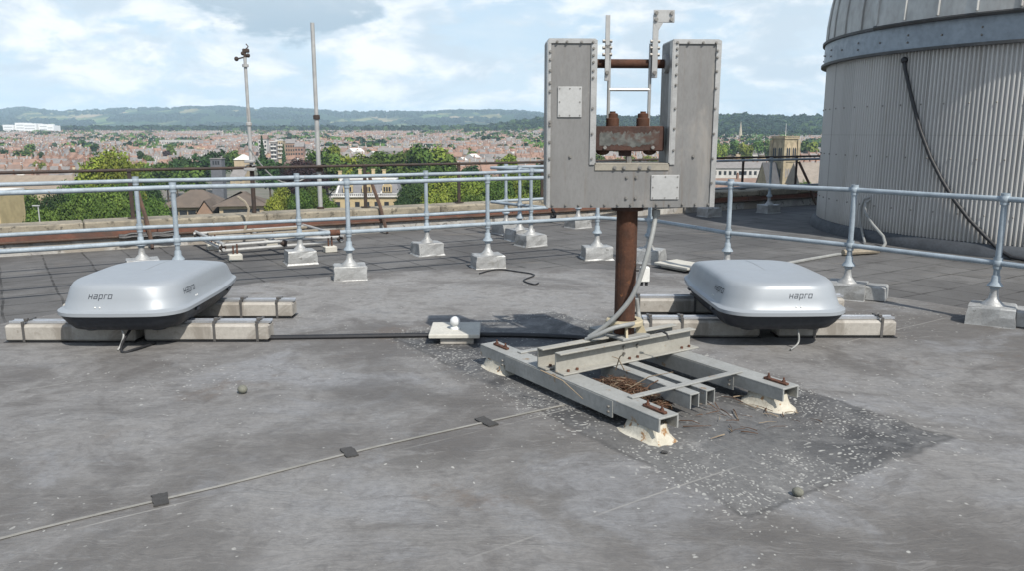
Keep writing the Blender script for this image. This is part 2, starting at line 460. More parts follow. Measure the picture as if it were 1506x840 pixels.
    for scl, thr, sd in ((48, .34, 0), (25, .20, 5)):
        vv = t.mapping(pw, loc=(sd, sd * 2, 0), scale=(1, 1.0, .001))
        vd = t.voro(vv, scl)
        vr = t.sep(t.voro(vv, scl, 'Color'))[0]
        on = t.math('LESS_THAN', vr, dens)
        spot = t.math('MULTIPLY', on, t.ramp(t.math('ADD', vd, t.math('MULTIPLY', t.math('SUBTRACT', fine, .5), .35)), thr + .05, thr - .06))
        cc = t.mix(t.math('MULTIPLY', spot, t.ramp(md, .35, .65, .25, .9)), cc, (.38, .375, .35))
    # thin drawn creases
    def laps(coord, period, off, wid, amt, col_):
        nonlocal cc
        cw_ = t.math('ADD', t.math('DIVIDE', coord, period), t.math('ADD', off, t.math('MULTIPLY', t.noise(p, .9, 3), .03)))
        ln_ = t.math('LESS_THAN', t.math('ABSOLUTE', t.math('SUBTRACT', t.math('FRACT', cw_), .5)), wid / period)
        mk = t.ramp(t.noise(t.mapping(p, loc=(off * 7, 2, 0)), .55, 4, .6), .50, .60)
        cc = t.mix(t.math('MULTIPLY', t.math('MULTIPLY', ln_, mk), amt), cc, col_)
    tq = t.sep(t.mapping(p, rot=(0, 0, -R(34))))
    laps(tq[1], 1.13, .31, .0055, .55, (.27, .262, .245))
    laps(tq[1], .71, .77, .004, .35, (.075, .07, .066))
    laps(tq[0], 2.3, .12, .004, .35, (.26, .25, .235))
    t.put(b.inputs['Base Color'], cc)
    t.put(b.inputs['Roughness'], t.ramp(mid, .3, .7, .55, .85))
    b.inputs['Specular IOR Level'].default_value = .35
    rip = t.noise(t.mapping(pw, rot=(0, 0, .5), scale=(2, 9, 1)), 2.2, 5, .6, 1.6)
    h = t.math('ADD', t.math('MULTIPLY', rip, .8), t.math('MULTIPLY', fine, .22))
    t.put(b.inputs['Normal'], t.bump(h, .5, .014))
    return m

def roof_outer_mat():
    m, t, b = new_mat('promenade_tile')
    p, q = roof_coords(t)
    wv = t.node('ShaderNodeVectorMath', operation='MULTIPLY_ADD')
    t.put(wv.inputs[0], t.noise(p, 1.3, 3, .5, 0, out=1)); wv.inputs[1].default_value = (.07, .07, 0); t.put(wv.inputs[2], q)
    br = t.node('ShaderNodeTexBrick')
    t.put(br.inputs['Vector'], wv.outputs[0])
    br.offset = 0.0; br.inputs['Scale'].default_value = 1.0
    br.inputs['Brick Width'].default_value = .50; br.inputs['Row Height'].default_value = .50
    br.inputs['Mortar Size'].default_value = .014; br.inputs['Mortar Smooth'].default_value = .4
    br.inputs['Color1'].default_value = (.0, .0, .0, 1); br.inputs['Color2'].default_value = (1, 1, 1, 1)
    big = t.noise(p, .5, 7, .62, .5)
    mid = t.noise(t.mapping(p, loc=(2, 9, 4)), 3.0, 8, .68, .4)
    fine = t.noise(p, 42, 4, .65)
    cc = t.mix(t.ramp(big, .36, .64), (.088, .086, .085), (.155, .152, .148))
    cc = t.mix(t.math('MULTIPLY', t.sep(br.outputs['Color'])[0], .35), cc, (.068, .067, .067))
    cc = t.mix(t.ramp(mid, .47, .70, 0, .6), cc, (.072, .069, .066))
    cc = t.mix(t.ramp(fine, .32, .72, 0, .35), cc, (.06, .058, .057))
    cc = t.mix(t.ramp(t.noise(t.mapping(p, scale=(1, 3, 1)), .8, 5), .60, .72, 0, .5), cc, (.17, .155, .135))
    cc = t.mix(t.math('MULTIPLY', br.outputs['Fac'], t.ramp(mid, .38, .60, .30, .95)), cc, (.034, .033, .032))
    t.put(b.inputs['Base Color'], cc)
    b.inputs['Roughness'].default_value = .85; b.inputs['Specular IOR Level'].default_value = .25
    h = t.math('ADD', t.math('MULTIPLY', br.outputs['Fac'], -1.2), t.math('MULTIPLY', fine, .35))
    h = t.math('ADD', h, mid)
    t.put(b.inputs['Normal'], t.bump(h, .35, .012))
    return m

# ------------------------------------------------------------------ the roof (setting)
PT = Vector((math.cos(math.atan(.575)), math.sin(math.atan(.575)), 0))   # along the parapet
PN = Vector((-PT.y, PT.x, 0))
P0 = Vector((0, 14.6, 0))
def par(s, n=0.0, z=0.0): return P0 + PT * s + PN * n + Vector((0, 0, z))
PAR_A = math.atan2(PT.y, PT.x)
mb = MB()
a, b_ = par(-16, .05), par(16, .05)
poly = [(a.x, a.y), (-16, -8), (16, -8), (b_.x, b_.y)]
mb.prism(poly[::-1], -.3, 0.0)
tag(mb.build('roof', roof_outer_mat()), kind='structure')
# inner felted disc, a slightly thicker layer with a slightly ragged edge
cx, cy, rr = .10, 4.72, 4.92
ring = []
for k in range(220):
    an = 2 * PI * k / 220
    r_ = rr + .03 * math.sin(an * 5) + .018 * math.sin(an * 23 + 1) + .012 * math.sin(an * 61)
    if an < PI * .05 or an > PI * .95: r_ += .0
    ring.append((cx + r_ * math.cos(an), cy + r_ * math.sin(an)))
mb = MB(); mb.prism(ring, .001, .014)
tag(mb.build('roof_membrane', roof_inner_mat()), kind='structure')
ZR = .014   # top of the membrane

# ------------------------------------------------------------------ parapet
pw = empty('parapet_wall', par(0), PAR_A, 'low weathered stone parapet with red-brown board and peeling white base at roof edge', 'parapet')
mb = MB(); mb.box((0, .13, .091), (32, .26, .180), 0); mb.build('upstand', M['upstand'], pw)
mb = MB()
for k in range(-8, 8): mb.box((k * 2.0 + 1, .09, .231), (1.994, .22, .092), 0, bev=.008)
mb.build('timber_board', M['fascia'], pw)
s = -16
while s < 15.8:
    L = random.uniform(1.1, 1.6)
    mb = MB(); mb.box((s + L / 2, .23, .345 + random.uniform(-.006, .006)), (L - .008, .52 + random.uniform(-.02, .02), .135), 0, bev=random.uniform(.012, .03), rz=random.uniform(-.006, .006))
    mb.build('coping_stone', M['stone'], pw); s += L
mb = MB(); mb.tube([(-16, -.035, .185), (-4, -.035, .19), (4, -.035, .18), (16, -.035, .185)], .018, 8); mb.build('pipe', M['brace'], pw)

# dark iron guard rail on the coping
gr = empty('iron_guard_rail', par(0, .25, .415), PAR_A, 'dark rusty iron guard rail standing on the stone parapet with brown back braces', 'railing')
def par_s(px):   # station on the coping seen at column px
    a_ = (px - 753) / (F * 1.005)
    q0 = P0 + PN * .25
    return (a_ * q0.y - q0.x) / (PT.x - a_ * PT.y)
mb = MB(); mb.tube([(-16, 0, .70), (-6, 0, .705), (0, 0, .695), (6, 0, .70), (16, 0, .70)], .024, 10); mb.build('rail', M['darkiron'], gr)
for px in (-120, 192, 537, 675, 797, 940, 1091, 1169, 1330):
    s = par_s(px)
    mb = MB(); mb.box((s, 0, .34), (.055, .03, .68), 0, bev=.004); mb.box((s, 0, .70), (.075, .06, .05), 0, bev=.01)
    mb.box((s, 0, .008), (.14, .1, .016), 0)
    po = mb.build('post', M['darkiron'], gr)
for px in (192, 537, 1169):
    s = par_s(px)
    mb = MB(); mb.tube([(s + .05, -.02, .58), (s + .14, -.30, .05), (s + .18, -.42, -.30)], .03, 6)
    mb.tube([(s + .18, -.42, -.30), (s + .18, -.50, -.395)], .022, 6)
    mb.build('brace', M['brace'], gr)
# black gooseneck overflow pipes near the parapet foot
def gooseneck(px, py, Y, label):
    p = at(px, py, Y)
    o = empty('gooseneck_pipe', (p.x, p.y, p.z), PAR_A, label, 'pipe', 'black goosenecks at the parapet')
    mb = MB(); pts = [(-.10 + .16 * math.sin(a_), 0, .12 - .12 * math.cos(a_) - .12) for a_ in np.linspace(-.4, 1.9, 12)]
    mb.tube(pts, .035, 10); mb.build('bend', M['black'], o)
    mb = MB(); q = Vector(pts[-1]); mb.tube([q, q + Vector((.02, .18, .1)), q + Vector((.02, .40, .13))], .03, 10)
    mb.tube([Vector(pts[0]) , Vector(pts[0]) + Vector((-.03, 0, -.02))], .045, 10); mb.build('spigot', M['black'], o)
gooseneck(545, 331, 13.3, 'black bent overflow pipe under the brown brace at the parapet foot')
gooseneck(812, 316, 14.9, 'black bent overflow pipe beside the U-shaped frame corner')
gooseneck(1262, 303, 17.6, 'black bent overflow pipe near the corrugated tower')

# ------------------------------------------------------------------ pale blue pipe railings
def railing(name, label, pts, posts, hz=1.10, mz=.55, extra=None):
    o = empty(name, (posts[0][0], posts[0][1], 0), 0, label, 'railing')
    org = Vector((posts[0][0], posts[0][1], 0))
    for z in (hz, mz):
        for i in range(len(pts) - 1):
            a_ = Vector((*pts[i], z)) - org; b2 = Vector((*pts[i + 1], z)) - org
            mb = MB()
            mb.tube([a_, a_.lerp(b2, .5) + Vector((0, 0, random.uniform(-.006, .004))), b2], .024, 12)
            if i > 0: mb.sphere(a_, .026, 12, 8)
            mb.build('rail', M['paint'], o)
    for (x, y, rz, big) in posts:
        bx = Vector((x, y, 0)) - org
        mb = MB(); mb.tube([bx + Vector((0, 0, .33)), bx + Vector((0, 0, hz))], .025, 14)
        p = mb.build('post', M['paint'], o)
        for z in (hz, mz):
            mb = MB(); mb.sphere(bx + Vector((0, 0, z)), .043, 14, 10, sc_=(1, 1, 1.08)); mb.lathe([(.034, -.05), (.036, .05)], 14, c=bx + Vector((0, 0, z)))
            mb.build('joint', M['paint'], p)
        mb = MB(); mb.lathe([(.026, .10), (.033, .09), (.035, .045), (.060, .012), (.064, 0), (.042, -.010), (.035, -.03)], 20, c=bx + Vector((0, 0, .345)))
        mb.build('flange', M['paint'], p)
        mb = MB(); mb.lathe([(.030, .345), (.033, .28), (.040, .235), (.070, .200), (.092, .180), (.10, .165)], 20, c=bx)
        mb.build('collar', M['foil'], p)
        T = Matrix.Translation(bx) @ Matrix.Rotation(rz, 4, 'Z')
        mb = MB(); wob = lambda: random.uniform(-.012, .012)
        wx, wy, hh = .185, .16, .175
        n = 6; vs_ = []; fs = []
        # wrapped flashing block: slightly lumpy box
        for zi, (zf, sc_) in enumerate(((0, 1.06), (.12, 1.0), (.55, .985), (.93, .97), (1, .93))):
            for (ux, uy) in [(-1, -1), (-.33, -1.0), (.33, -1.0), (1, -1), (1, -.33), (1, .33), (1, 1), (.33, 1), (-.33, 1), (-1, 1), (-1, .33), (-1, -.33)]:
                vs_.append((ux * wx * sc_ + wob() * .6, uy * wy * sc_ + wob() * .6, zf * hh + (wob() * .5 if zi > 1 else 0)))
        for zi in range(4):
            for k in range(12):
                a2 = zi * 12 + k; b3 = zi * 12 + (k + 1) % 12
                fs.append((a2, b3, b3 + 12, a2 + 12))
        fs.append(tuple(range(48, 60)))
        mb.add(vs_, fs, 0, False, T)
        if big: mb.box((big * .27, .05, .085), (.20, .26, .15), 0, M=T, bev=.015)
        mb.build('footing', M['foil'], o)
    if extra: extra(o, org)
    return o

near = [(-6.6, 6.2), (-5.45, 7.08), (-3.50, 8.25), (-1.85, 8.95), (-.30, 9.75), (1.13, 10.50), (1.77, 10.20), (2.42, 8.85), (3.37, 7.86), (4.18, 6.76), (4.95, 5.5), (5.5, 4.0)]
def rz_of(pts, i):
    a_ = Vector(pts[max(0, i - 1)]); b2 = Vector(pts[min(len(pts) - 1, i + 1)]); d_ = b2 - a_
    return math.atan2(d_.y, d_.x)
railing('pipe_railing', 'pale blue two-bar pipe railing nearest the camera, curving round the smooth roof', near,
        [(x, y, rz_of(near, i) * .6, {8: 1, 9: 1}.get(i, 0)) for i, (x, y) in enumerate(near)])
outer = [(-7.4, 7.5), (-5.9, 8.45), (-4.40, 9.36), (-2.72, 10.12), (-1.17, 10.87), (.28, 11.75), (.52, 11.92)]
hair = [(.52, 11.92), (.12, 12.38), (-.33, 12.95), (-.10, 13.2), (1.17, 14.05), (3.97, 16.0), (5.4, 16.75), (6.8, 17.5)]
oposts = [(x, y, rz_of(outer, i), 0) for i, (x, y) in enumerate(outer[:-1])] + [(x, y, rz_of(hair, i + 1) if i > 1 else .5, 0) for i, (x, y) in enumerate(hair) if i in (1, 3, 4, 5, 6)]
q_ = Vector((-1.99, 8.89, .55)); mb = MB(); mb.tube([q_ - Vector((.05, .02, 0)), q_ + Vector((.05, .02, 0))], .036, 10); cp = mb.build('coupling', M['rust_bright'], bpy.data.objects['pipe_railing']); cp.location = -Vector((near[0][0], near[0][1], 0))
railing('pipe_railing', 'pale blue two-bar pipe railing further back, between the near railing and the stone parapet', outer + hair[1:], oposts)

# ------------------------------------------------------------------ masts
p = par(par_s(372), .25, .415)
ms = empty('weather_mast', (p.x, p.y, p.z), 0, 'grey mast with small wind sensors on top, dark lower tube, on the parapet', 'mast')
Y = p.y; top = at(361, 84, Y).z - p.z
mb = MB(); mb.tube([(0, 0, 0), (0, 0, .75)], .034, 12); mb.build('lower_tube', M['darkiron'], ms)
mb = MB(); mb.tube([(0, 0, .62), (0, 0, 1.6), (0, 0, top * .58)], .030, 12); mb.tube([(0, 0, top * .58), (0, 0, top)], .025, 12)
mb.lathe([(.03, -.03), (.046, -.02), (.046, .02), (.03, .03)], 12, c=(0, 0, top * .58)); mb.lathe([(.03, -.02), (.05, -.02), (.05, .02), (.03, .02)], 12, c=(0, 0, top - .12))
mb.build('pole', M['galv'], ms)
mb = MB(); mb.box((-.01, -.03, .68), (.17, .13, .05), 0, bev=.008); mb.box((-.01, -.03, .80), (.15, .12, .04), 0, bev=.008)
for q in (-.06, .05):  mb.tube([(q, -.11, .74), (q, .05, .74)], .012, 6)
mb.build('clamp', M['galv'], ms)
mb = MB(); z = top
mb.tube([(0, 0, z), (0, 0, z + .12)], .022, 8); mb.tube([(-.12, 0, z - .02), (.06, 0, z + .02)], .012, 6); mb.tube([(0, 0, z + .1), (.06, 0, z + .16), (.03, .0, z + .2)], .009, 6)
mb.sphere((-.13, 0, z - .02), .035, 10, 8); mb.sphere((.05, 0, z + .03), .032, 10, 8); mb.sphere((-.03, 0, z + .06), .03, 10, 8); mb.box((.02, 0, z + .1), (.1, .05, .06), 0, bev=.01)
mb.build('wind_sensor', M['darkiron'], ms)
q = at(473, 337, 13.2)
mp = empty('tall_pole', (q.x, q.y, 0), 0, 'tall plain galvanised pole rising from the roof in front of the parapet', 'pole')
top = at(457.5, 33, 13.2).z
mb = MB(); mb.tube([(0, 0, 0), (0, 0, 1.9)], .036, 14); mb.tube([(0, 0, 1.9), (0, 0, top)], .032, 14)
mb.build('pole_tube', M['galv'], mp)
mb = MB(); mb.lathe([(.045, -.035), (.055, -.03), (.055, .03), (.04, .04)], 14, c=(0, 0, 1.9)); mb.lathe([(.045, -.03), (.07, -.03), (.07, .03), (.045, .03)], 14, c=(0, 0, 1.06)); mb.lathe([(.045, -.03), (.06, -.03), (.06, .03), (.045, .03)], 14, c=(0, 0, .42))
mb.lathe([(.1, 0), (.1, .012), (.046, .014)], 14); mb.build('collar', M['darkiron'], mp)
# cable sagging from mast to pole
a_ = ms.location + Vector((0, -.04, 1.0)); b2 = mp.location + Vector((0, .05, 1.02))
mb = MB(); pts = [a_.lerp(b2, k / 14) + Vector((0, 0, -.42 * math.sin(PI * (k / 14)) ** 1 * (1.15 - .6 * k / 14))) for k in range(15)]
mb.tube(pts, .011, 6); tag(mb.build('sagging_cable', M['conduit']), 'thin pale cable sagging between the weather mast and the tall pole', 'cable')
s0, s1 = par_s(166), par_s(248)
mb = MB()
for q in range(3):
    mb.tube([par(s0 + (s1 - s0) * k / 9, -.05 - .03 * q, .215 - .02 * q + random.uniform(-.012, .012)) for k in range(10)], .022, 7)
tag(mb.build('hose_bundle', M['black']), 'black bundle of hoses lying along the parapet behind the brown brace on the left', 'hose')
# pale rope hanging over the parapet
pp = [at(350, 289, 12.15), at(360, 296, 12.0), at(366, 306, 11.98), at(364, 320, 11.97), at(360, 338, 11.9)]
mb = MB(); mb.tube(pp, .02, 6); tag(mb.build('hanging_rope', M['wood']), 'pale rope hanging over the stone parapet below the weather mast', 'rope')

# ------------------------------------------------------------------ corrugated tower with dome
DC = Vector((9.40, 13.38, 0)); DR = 4.0
tw = empty('observatory', DC, 0, 'round corrugated observatory tower with a ribbed grey dome at the roof edge', 'observatory')
mb = MB(); NC = 440; seg = NC * 8; vs_ = []; fs = []
rows = [.16, .9, 1.8, 2.82]
for z in rows:
    for k in range(seg):
        an = 2 * PI * k / seg
        wv = math.sin(2 * PI * k / 8)
        r_ = DR - .017 + .0165 * (max(-.75, min(.75, wv * 1.2)) / .75)
        vs_.append((r_ * math.cos(an), r_ * math.sin(an), z))
for i in range(len(rows) - 1):
    for k in range(seg):
        a2 = i * seg + k; b3 = i * seg + (k + 1) % seg
        fs.append((a2, b3, b3 + seg, a2 + seg))
mb.add(vs_, fs, 0, True); mb.build('corrugated_wall', M['corr'], tw)
mb = MB()
for zi, z in enumerate((.55, 1.3, 2.05)):
    for k in range(0, NC, 6):
        an = 2 * PI * (k + .25 + (zi % 2) * 3) / NC
        mb.sphere(((DR + .003) * math.cos(an), (DR + .003) * math.sin(an), z), .013, 6, 4)
mb.build('screw', M['bolt'], tw)
mb = MB(); mb.lathe([(DR + .10, 0), (DR + .09, .10), (DR + .03, .17), (DR - .06, .18)], 160); mb.build('plinth', M['plinth'], tw)
mb = MB(); mb.lathe([(DR - .05, 2.80), (DR + .05, 2.80), (DR + .05, 3.16), (DR - .02, 3.17)], 200); bd = mb.build('band', M['band'], tw)
mb = MB(); mb.lathe([(DR + .02, 2.785), (DR + .095, 2.785), (DR + .095, 2.825), (DR + .05, 2.83)], 200); mb.lathe([(DR + .03, 3.155), (DR + .09, 3.16), (DR + .09, 3.20), (DR, 3.205)], 200); mb.build('rim', M['seam'], bd)
mb = MB()
for k in range(48):
    an = 2 * PI * k / 48
    for z in (2.92, 3.02) if k % 2 else (2.97,): mb.sphere(((DR + .055) * math.cos(an), (DR + .055) * math.sin(an), z), .016, 6, 4)
mb.build('rivet', M['bolt'], bd)
mb = MB(); prof = []
for k in range(25):
    e_ = PI / 2 * k / 24
    prof.append((max(.001, (DR + .02) * math.cos(e_)), 3.2 + (DR + .02) * math.sin(e_)))
mb.lathe(prof, 160); dm = mb.build('dome', M['dome'], tw)
mb = MB()
for k in range(48):
    an = 2 * PI * k / 48
    pts = [((DR + .028) * math.cos(e_) * math.cos(an), (DR + .028) * math.cos(e_) * math.sin(an), 3.2 + (DR + .028) * math.sin(e_)) for e_ in np.linspace(0, 1.45, 20)]
    mb.tube(pts, .022, 5)
mb.build('rib', M['dome'], dm)
# shutter: raised curved panel over part of the dome
def on_wall(px, py, off=.06):
    u, fw, dn = ray(px, py); d_ = Vector((u, fw, -dn)).normalized(); o_ = Vector((0, 0, CH))
    rr_ = DR + off
    A_ = d_.x ** 2 + d_.y ** 2; B_ = 2 * ((o_.x - DC.x) * d_.x + (o_.y - DC.y) * d_.y); C_ = (o_.x - DC.x) ** 2 + (o_.y - DC.y) ** 2 - rr_ ** 2
    disc = B_ * B_ - 4 * A_ * C_
    k = (-B_ - math.sqrt(max(0, disc))) / (2 * A_)
    return o_ + d_ * k
def dome_pt(az, e_, r_): return (r_ * math.cos(e_) * math.cos(az), r_ * math.cos(e_) * math.sin(az), 3.2 + r_ * math.sin(e_))
q_ = on_wall(1289, 45, .15) - DC; azA = math.atan2(q_.y, q_.x) % (2 * PI)
azB = azA + 1.0
vs_ = []; fs = []; na, ne = 30, 22
for layer, r_ in ((0, DR + .02), (1, DR + .15)):
    for i in range(na + 1):
        for j in range(ne + 1):
            vs_.append(dome_pt(azA + (azB - azA) * i / na, .0 + 1.3 * j / ne, r_))
off = (na + 1) * (ne + 1)
for i in range(na):
    for j in range(ne):
        a2 = off + i * (ne + 1) + j; fs.append((a2, a2 + ne + 1, a2 + ne + 2, a2 + 1))
for i in range(na):
    a2 = i * (ne + 1); fs.append((a2, a2 + ne + 1, a2 + ne + 1 + off, a2 + off))
for j in range(ne):
    for a2 in (j, na * (ne + 1) + j): fs.append((a2, a2 + 1, a2 + 1 + off, a2 + off))
mb = MB(); mb.add(vs_, fs, 0, False); sh = mb.build('shutter', M['dome'], tw)
mb = MB()
for i in range(9):
    az = azA + (azB - azA) * i / 8
    mb.tube([dome_pt(az, e_, DR + .155) for e_ in np.linspace(.005, 1.3, 16)], .022, 5)
mb.build('rib', M['dome'], sh)
mb = MB(); mb.tube([dome_pt(azA - .02 + (azB - azA + .03) * i / 30, -.004, DR + .12) for i in range(31)], .035, 6); mb.build('bottom_edge', M['seam'], sh)
# guide rail at the shutter's right edge
mb = MB(); az = azA + .86
mb.tube([dome_pt(az, e_, DR + .21) for e_ in np.linspace(.03, 1.2, 14)], .04, 6); mb.build('guide_rail', M['band'], sh)

pp = [on_wall(x, y, .035) for x, y in ((1330, 88), (1331, 100), (1340, 140), (1353, 190), (1368, 230), (1384, 262), (1402, 292), (1425, 322), (1452, 350), (1470, 364))]
e1 = G(1488, 378, .04); e2 = G(1520, 384, .03); e3 = Vector((e2.x + 1.0, e2.y - .5, .03))
pp = pp[:-1] + [pp[-1] + Vector((-.02, -.02, -.02)), e1, e2, e3]
mb = MB(); mb.tube(pp, .026, 10); mb.sphere(pp[0], .05, 10, 8)
tag(mb.build('black_cable', M['black']), 'thick black cable draped down the corrugated tower wall onto the roof', 'cable')
# pale hoses looping from the wall
pp = [on_wall(1279, 294, .02), on_wall(1273, 298, .08), on_wall(1273, 312, .12), on_wall(1284, 330, .14), on_wall(1299, 347, .16), G(1302, 358, .05), G(1296, 367, .03), G(1270, 372, .02), G(1230, 374, .02), G(1190, 381, .02), G(1148, 389, .02), G(1120, 395, .02)]
mb = MB(); mb.tube(pp, .022, 8); tag(mb.build('grey_hose', M['conduit']), 'long pale grey hose from the tower wall running across the roof', 'hose')
pp = [on_wall(1279, 290, .02), on_wall(1271, 292, .07), on_wall(1266, 306, .08), on_wall(1265, 325, .08), on_wall(1269, 345, .1), G(1272, 357, .02)]
mb = MB(); mb.tube(pp, .018, 8); tag(mb.build('grey_hose', M['conduit']), 'short pale hose hanging down the tower wall behind the railing', 'hose')
a_, b2 = G(1240, 371, .05), G(1292, 368, .05)
mb = MB(); mb.tube([a_, b2], .04, 8); tag(mb.build('timber_batten', M['wood']), 'pale round batten lying on the roof by the hose', 'batten')

# ------------------------------------------------------------------ the instrument mount
BO = Vector((.75, 5.10, ZR)); bc = R(33.5)
im = empty('instrument_mount', BO, bc, 'tall U-shaped grey metal housing on a rusty pole and grey beam base', 'mount')
inv = (Matrix.Translation(BO) @ Matrix.Rotation(bc, 4, 'Z')).inverted()
ZB0, ZB1 = .045, .155
def channel_beam(a0, a1, b0, b1, name='base_beam'):
    mb = MB(); w_ = a1 - a0; th = .012; am = (a0 + a1) / 2
    mb.box((am, (b0 + b1) / 2, ZB1 - th / 2), (w_, b1 - b0, th), 0, bev=.003)
    h1 = .068   # shallow end
    for sx_ in (a0 + th / 2, a1 - th / 2):
        mb.box((sx_, (b0 + b1) / 2, ZB1 - th - h1 / 2 + .001), (th, b1 - b0 - .002, h1), 0)
        mb.box((sx_ + (.004 if sx_ > am else -.004), (b0 + b1) / 2 + .02, (ZB0 + ZB1) / 2 - .004), (th, (b1 - b0) - .70, ZB1 - ZB0 - .012), 0)
    o = mb.build(name, M['greypaint'], im)
    for bb in (b0 + .37, b1 - .33):
        for dz in (.045, .075):
            for sd, xx in ((-1, a0 - .004), (1, a1 + .004)):
                mb = MB(); mb.tube([(xx, bb + .03, dz + .03), (xx + sd * .012, bb + .03, dz + .03)], .008, 6); mb.build('bolt', M['bolt'], o)
    for bb in (b0 + .11, b1 - .16):
        mb = MB(); mb.box((am, bb, ZB1 + .008), (.028, .17, .014), 0, bev=.003)
        for q in (-.055, .055):
            mb.tube([(am, bb + q, ZB1), (am, bb + q, ZB1 + .042)], .006, 6); mb.tube([(am, bb + q, ZB1 + .014), (am, bb + q, ZB1 + .025)], .012, 6)
        mb.build('clamp', M['rust_bright'], o)
    return o
channel_beam(-.60, -.455, -.95, .86)
channel_beam(.355, .50, -.99, .82)
def foot(a_, b_c):
    vs_ = []; fs = []; n = 20; random.seed(int(abs(a_ * 31 + b_c * 77) * 10))
    for zi, (z, sc_) in enumerate(((.0, 1.18), (.010, 1.06), (.028, .92), (.06, .82), (.095, .74))):
        for k in range(n):
            an = 2 * PI * k / n; cx_, sy_ = math.cos(an), math.sin(an)
            m_ = max(abs(cx_), abs(sy_)) ** .6
            j = 1 + random.uniform(-.045, .045) * (1.5 if zi < 2 else 1)
            vs_.append((a_ + cx_ / m_ * .085 * sc_ * j, b_c + sy_ / m_ * .15 * sc_ * j, z))
    for zi in range(4):
        for k in range(n):
            a2 = zi * n + k; b3 = zi * n + (k + 1) % n; fs.append((a2, b3, b3 + n, a2 + n))
    fs.append(tuple(range(4 * n, 5 * n)))
    mb = MB(); mb.add(vs_, fs, 0, True); return mb.build('foot', M['footpaint'], im)
for a_, b_c in ((-.53, -.79), (-.53, .70), (.43, -.83), (.43, .66)): foot(a_, b_c)
# two thin inner bars and flat cross straps
for aa in (-.135, -.005):
    mb = MB(); mb.box((aa, -.36, ZB1 - .005), (.075, .80, .010), 0, bev=.002)
    mb.box((aa - .033, -.36, ZB1 - .05), (.008, .80, .078), 0); mb.box((aa + .033, -.36, ZB1 - .05), (.008, .80, .078), 0)
    mb.build('inner_bar', M['greypaint'], im)
mb = MB(); mb.box((-.05, -.62, ZB1 + .006), (.92, .045, .010), 0, bev=.002); mb.build('flat_strap', M['greypaint'], im)
mb = MB(); mb.box((-.05, .50, ZB1 + .006), (.92, .045, .010), 0, bev=.002); mb.build('flat_strap', M['greypaint'], im)
# two cross channels lying on the beams
zc0, zc1 = ZB1 + .003, ZB1 + .134
for (bw, dr, a0, a1) in ((.0, -1, -.575, .60), (.155, -1, -.60, .58)):
    mb = MB(); L = a1 - a0; am = (a0 + a1) / 2
    mb.box((am, bw, (zc0 + zc1) / 2), (L, .010, zc1 - zc0 - .001), 0)
    mb.box((am, bw + dr * .0275 + .0, zc1 - .005), (L + .002, .055, .010), 0, bev=.002)
    mb.box((am, bw + dr * .045, zc0 + .005), (L + .002, .09, .010), 0, bev=.002)
    cc_ = mb.build('cross_channel', M['creampaint'], im)
    for aa in (a0 + .06, a0 + .13, am - .02, am + .05, a1 - .13, a1 - .06):
        mb = MB(); mb.tube([(aa, bw - .055, zc0 + .01), (aa, bw - .055, zc0 + .024)], .010, 6); mb.build('bolt', M['rust_bright'], cc_)
    for aa, z in ((-.02, .085), (-.02, .04), (.10, .08)):
        mb = MB(); mb.tube([(aa, bw - .006, zc0 + z), (aa, bw - .018, zc0 + z)], .010, 6); mb.build('bolt', M['bolt'], cc_)
PL = Vector((.063, .086, 0))
mb = MB(); mb.box((PL.x, PL.y, zc1 + .011), (.24, .26, .018), 0, bev=.003)
mb.build('base_plate', M['greypaint'], im)
mb = MB(); zp = zc1 + .02
mb.lathe([(.082, .062), (.125, .062), (.125, .086), (.118, .094), (.082, .094)], 28, c=(PL.x, PL.y, zp))
for k in range(4):
    an = PI / 4 + k * PI / 2 + .2
    T = Matrix.Translation((PL.x, PL.y, zp)) @ Matrix.Rotation(an, 4, 'Z')
    mb.add([(.078, -.007, 0), (.15, -.007, 0), (.122, -.007, .064), (.078, -.007, .064), (.078, .007, 0), (.15, .007, 0), (.122, .007, .064), (.078, .007, .064)],
           [(0, 1, 2, 3), (7, 6, 5, 4), (0, 4, 5, 1), (1, 5, 6, 2), (2, 6, 7, 3), (3, 7, 4, 0)], 0, False, T)
mb.build('collar', M['cream'], im)
PZ = 1.185 - ZR
mb = MB(); mb.lathe([(.001, zp), (.069, zp), (.069, PZ - .03), (.001, PZ - .03)], 32, c=(PL.x, PL.y, 0))
pole = mb.build('pole', M['rust'], im)
mb = MB(); mb.lathe([(.074, PZ - .03), (.105, PZ - .03), (.105, PZ - .003), (.074, PZ - .003)], 32, c=(PL.x, PL.y, 0)); mb.build('top_flange', M['rust_dark'], pole)
# U housing frame: local to the pole top, turned to face the camera
UW = Vector((.745, 5.205, 1.185))
UM = inv @ Matrix.Translation(UW) @ Matrix.Rotation(R(3.0), 4, 'Z')
W2, HT, LW, BH, DP = .528, 1.022, .288, .268, .30
def uM(mb_): return mb_
mb = MB()
U = [(-W2, 0), (W2, 0), (W2, HT), (W2 - LW + .03, HT), (W2 - LW, HT - .02), (W2 - LW, BH), (-W2 + LW, BH), (-W2 + LW, HT), (-W2, HT)]
U = [(-W2, 0), (W2, 0), (W2, HT), (W2 - LW, HT), (W2 - LW, BH), (-W2 + LW, BH), (-W2 + LW, HT), (-W2, HT)]
n = len(U)
vs_ = [(x, -DP / 2, z) for x, z in U] + [(x, DP / 2, z) for x, z in U]
fs = [(0, 1, 4, 5), (1, 2, 3, 4), (0, 5, 6, 7), (n + 5, n + 4, n + 1, n + 0), (n + 4, n + 3, n + 2, n + 1), (n + 7, n + 6, n + 5, n + 0)] + [(k, n + k, n + (k + 1) % n, (k + 1) % n) for k in range(n)]
mb.add(vs_, fs, 0, False)
hs = mb.build('housing', M['plate'], im, UM)
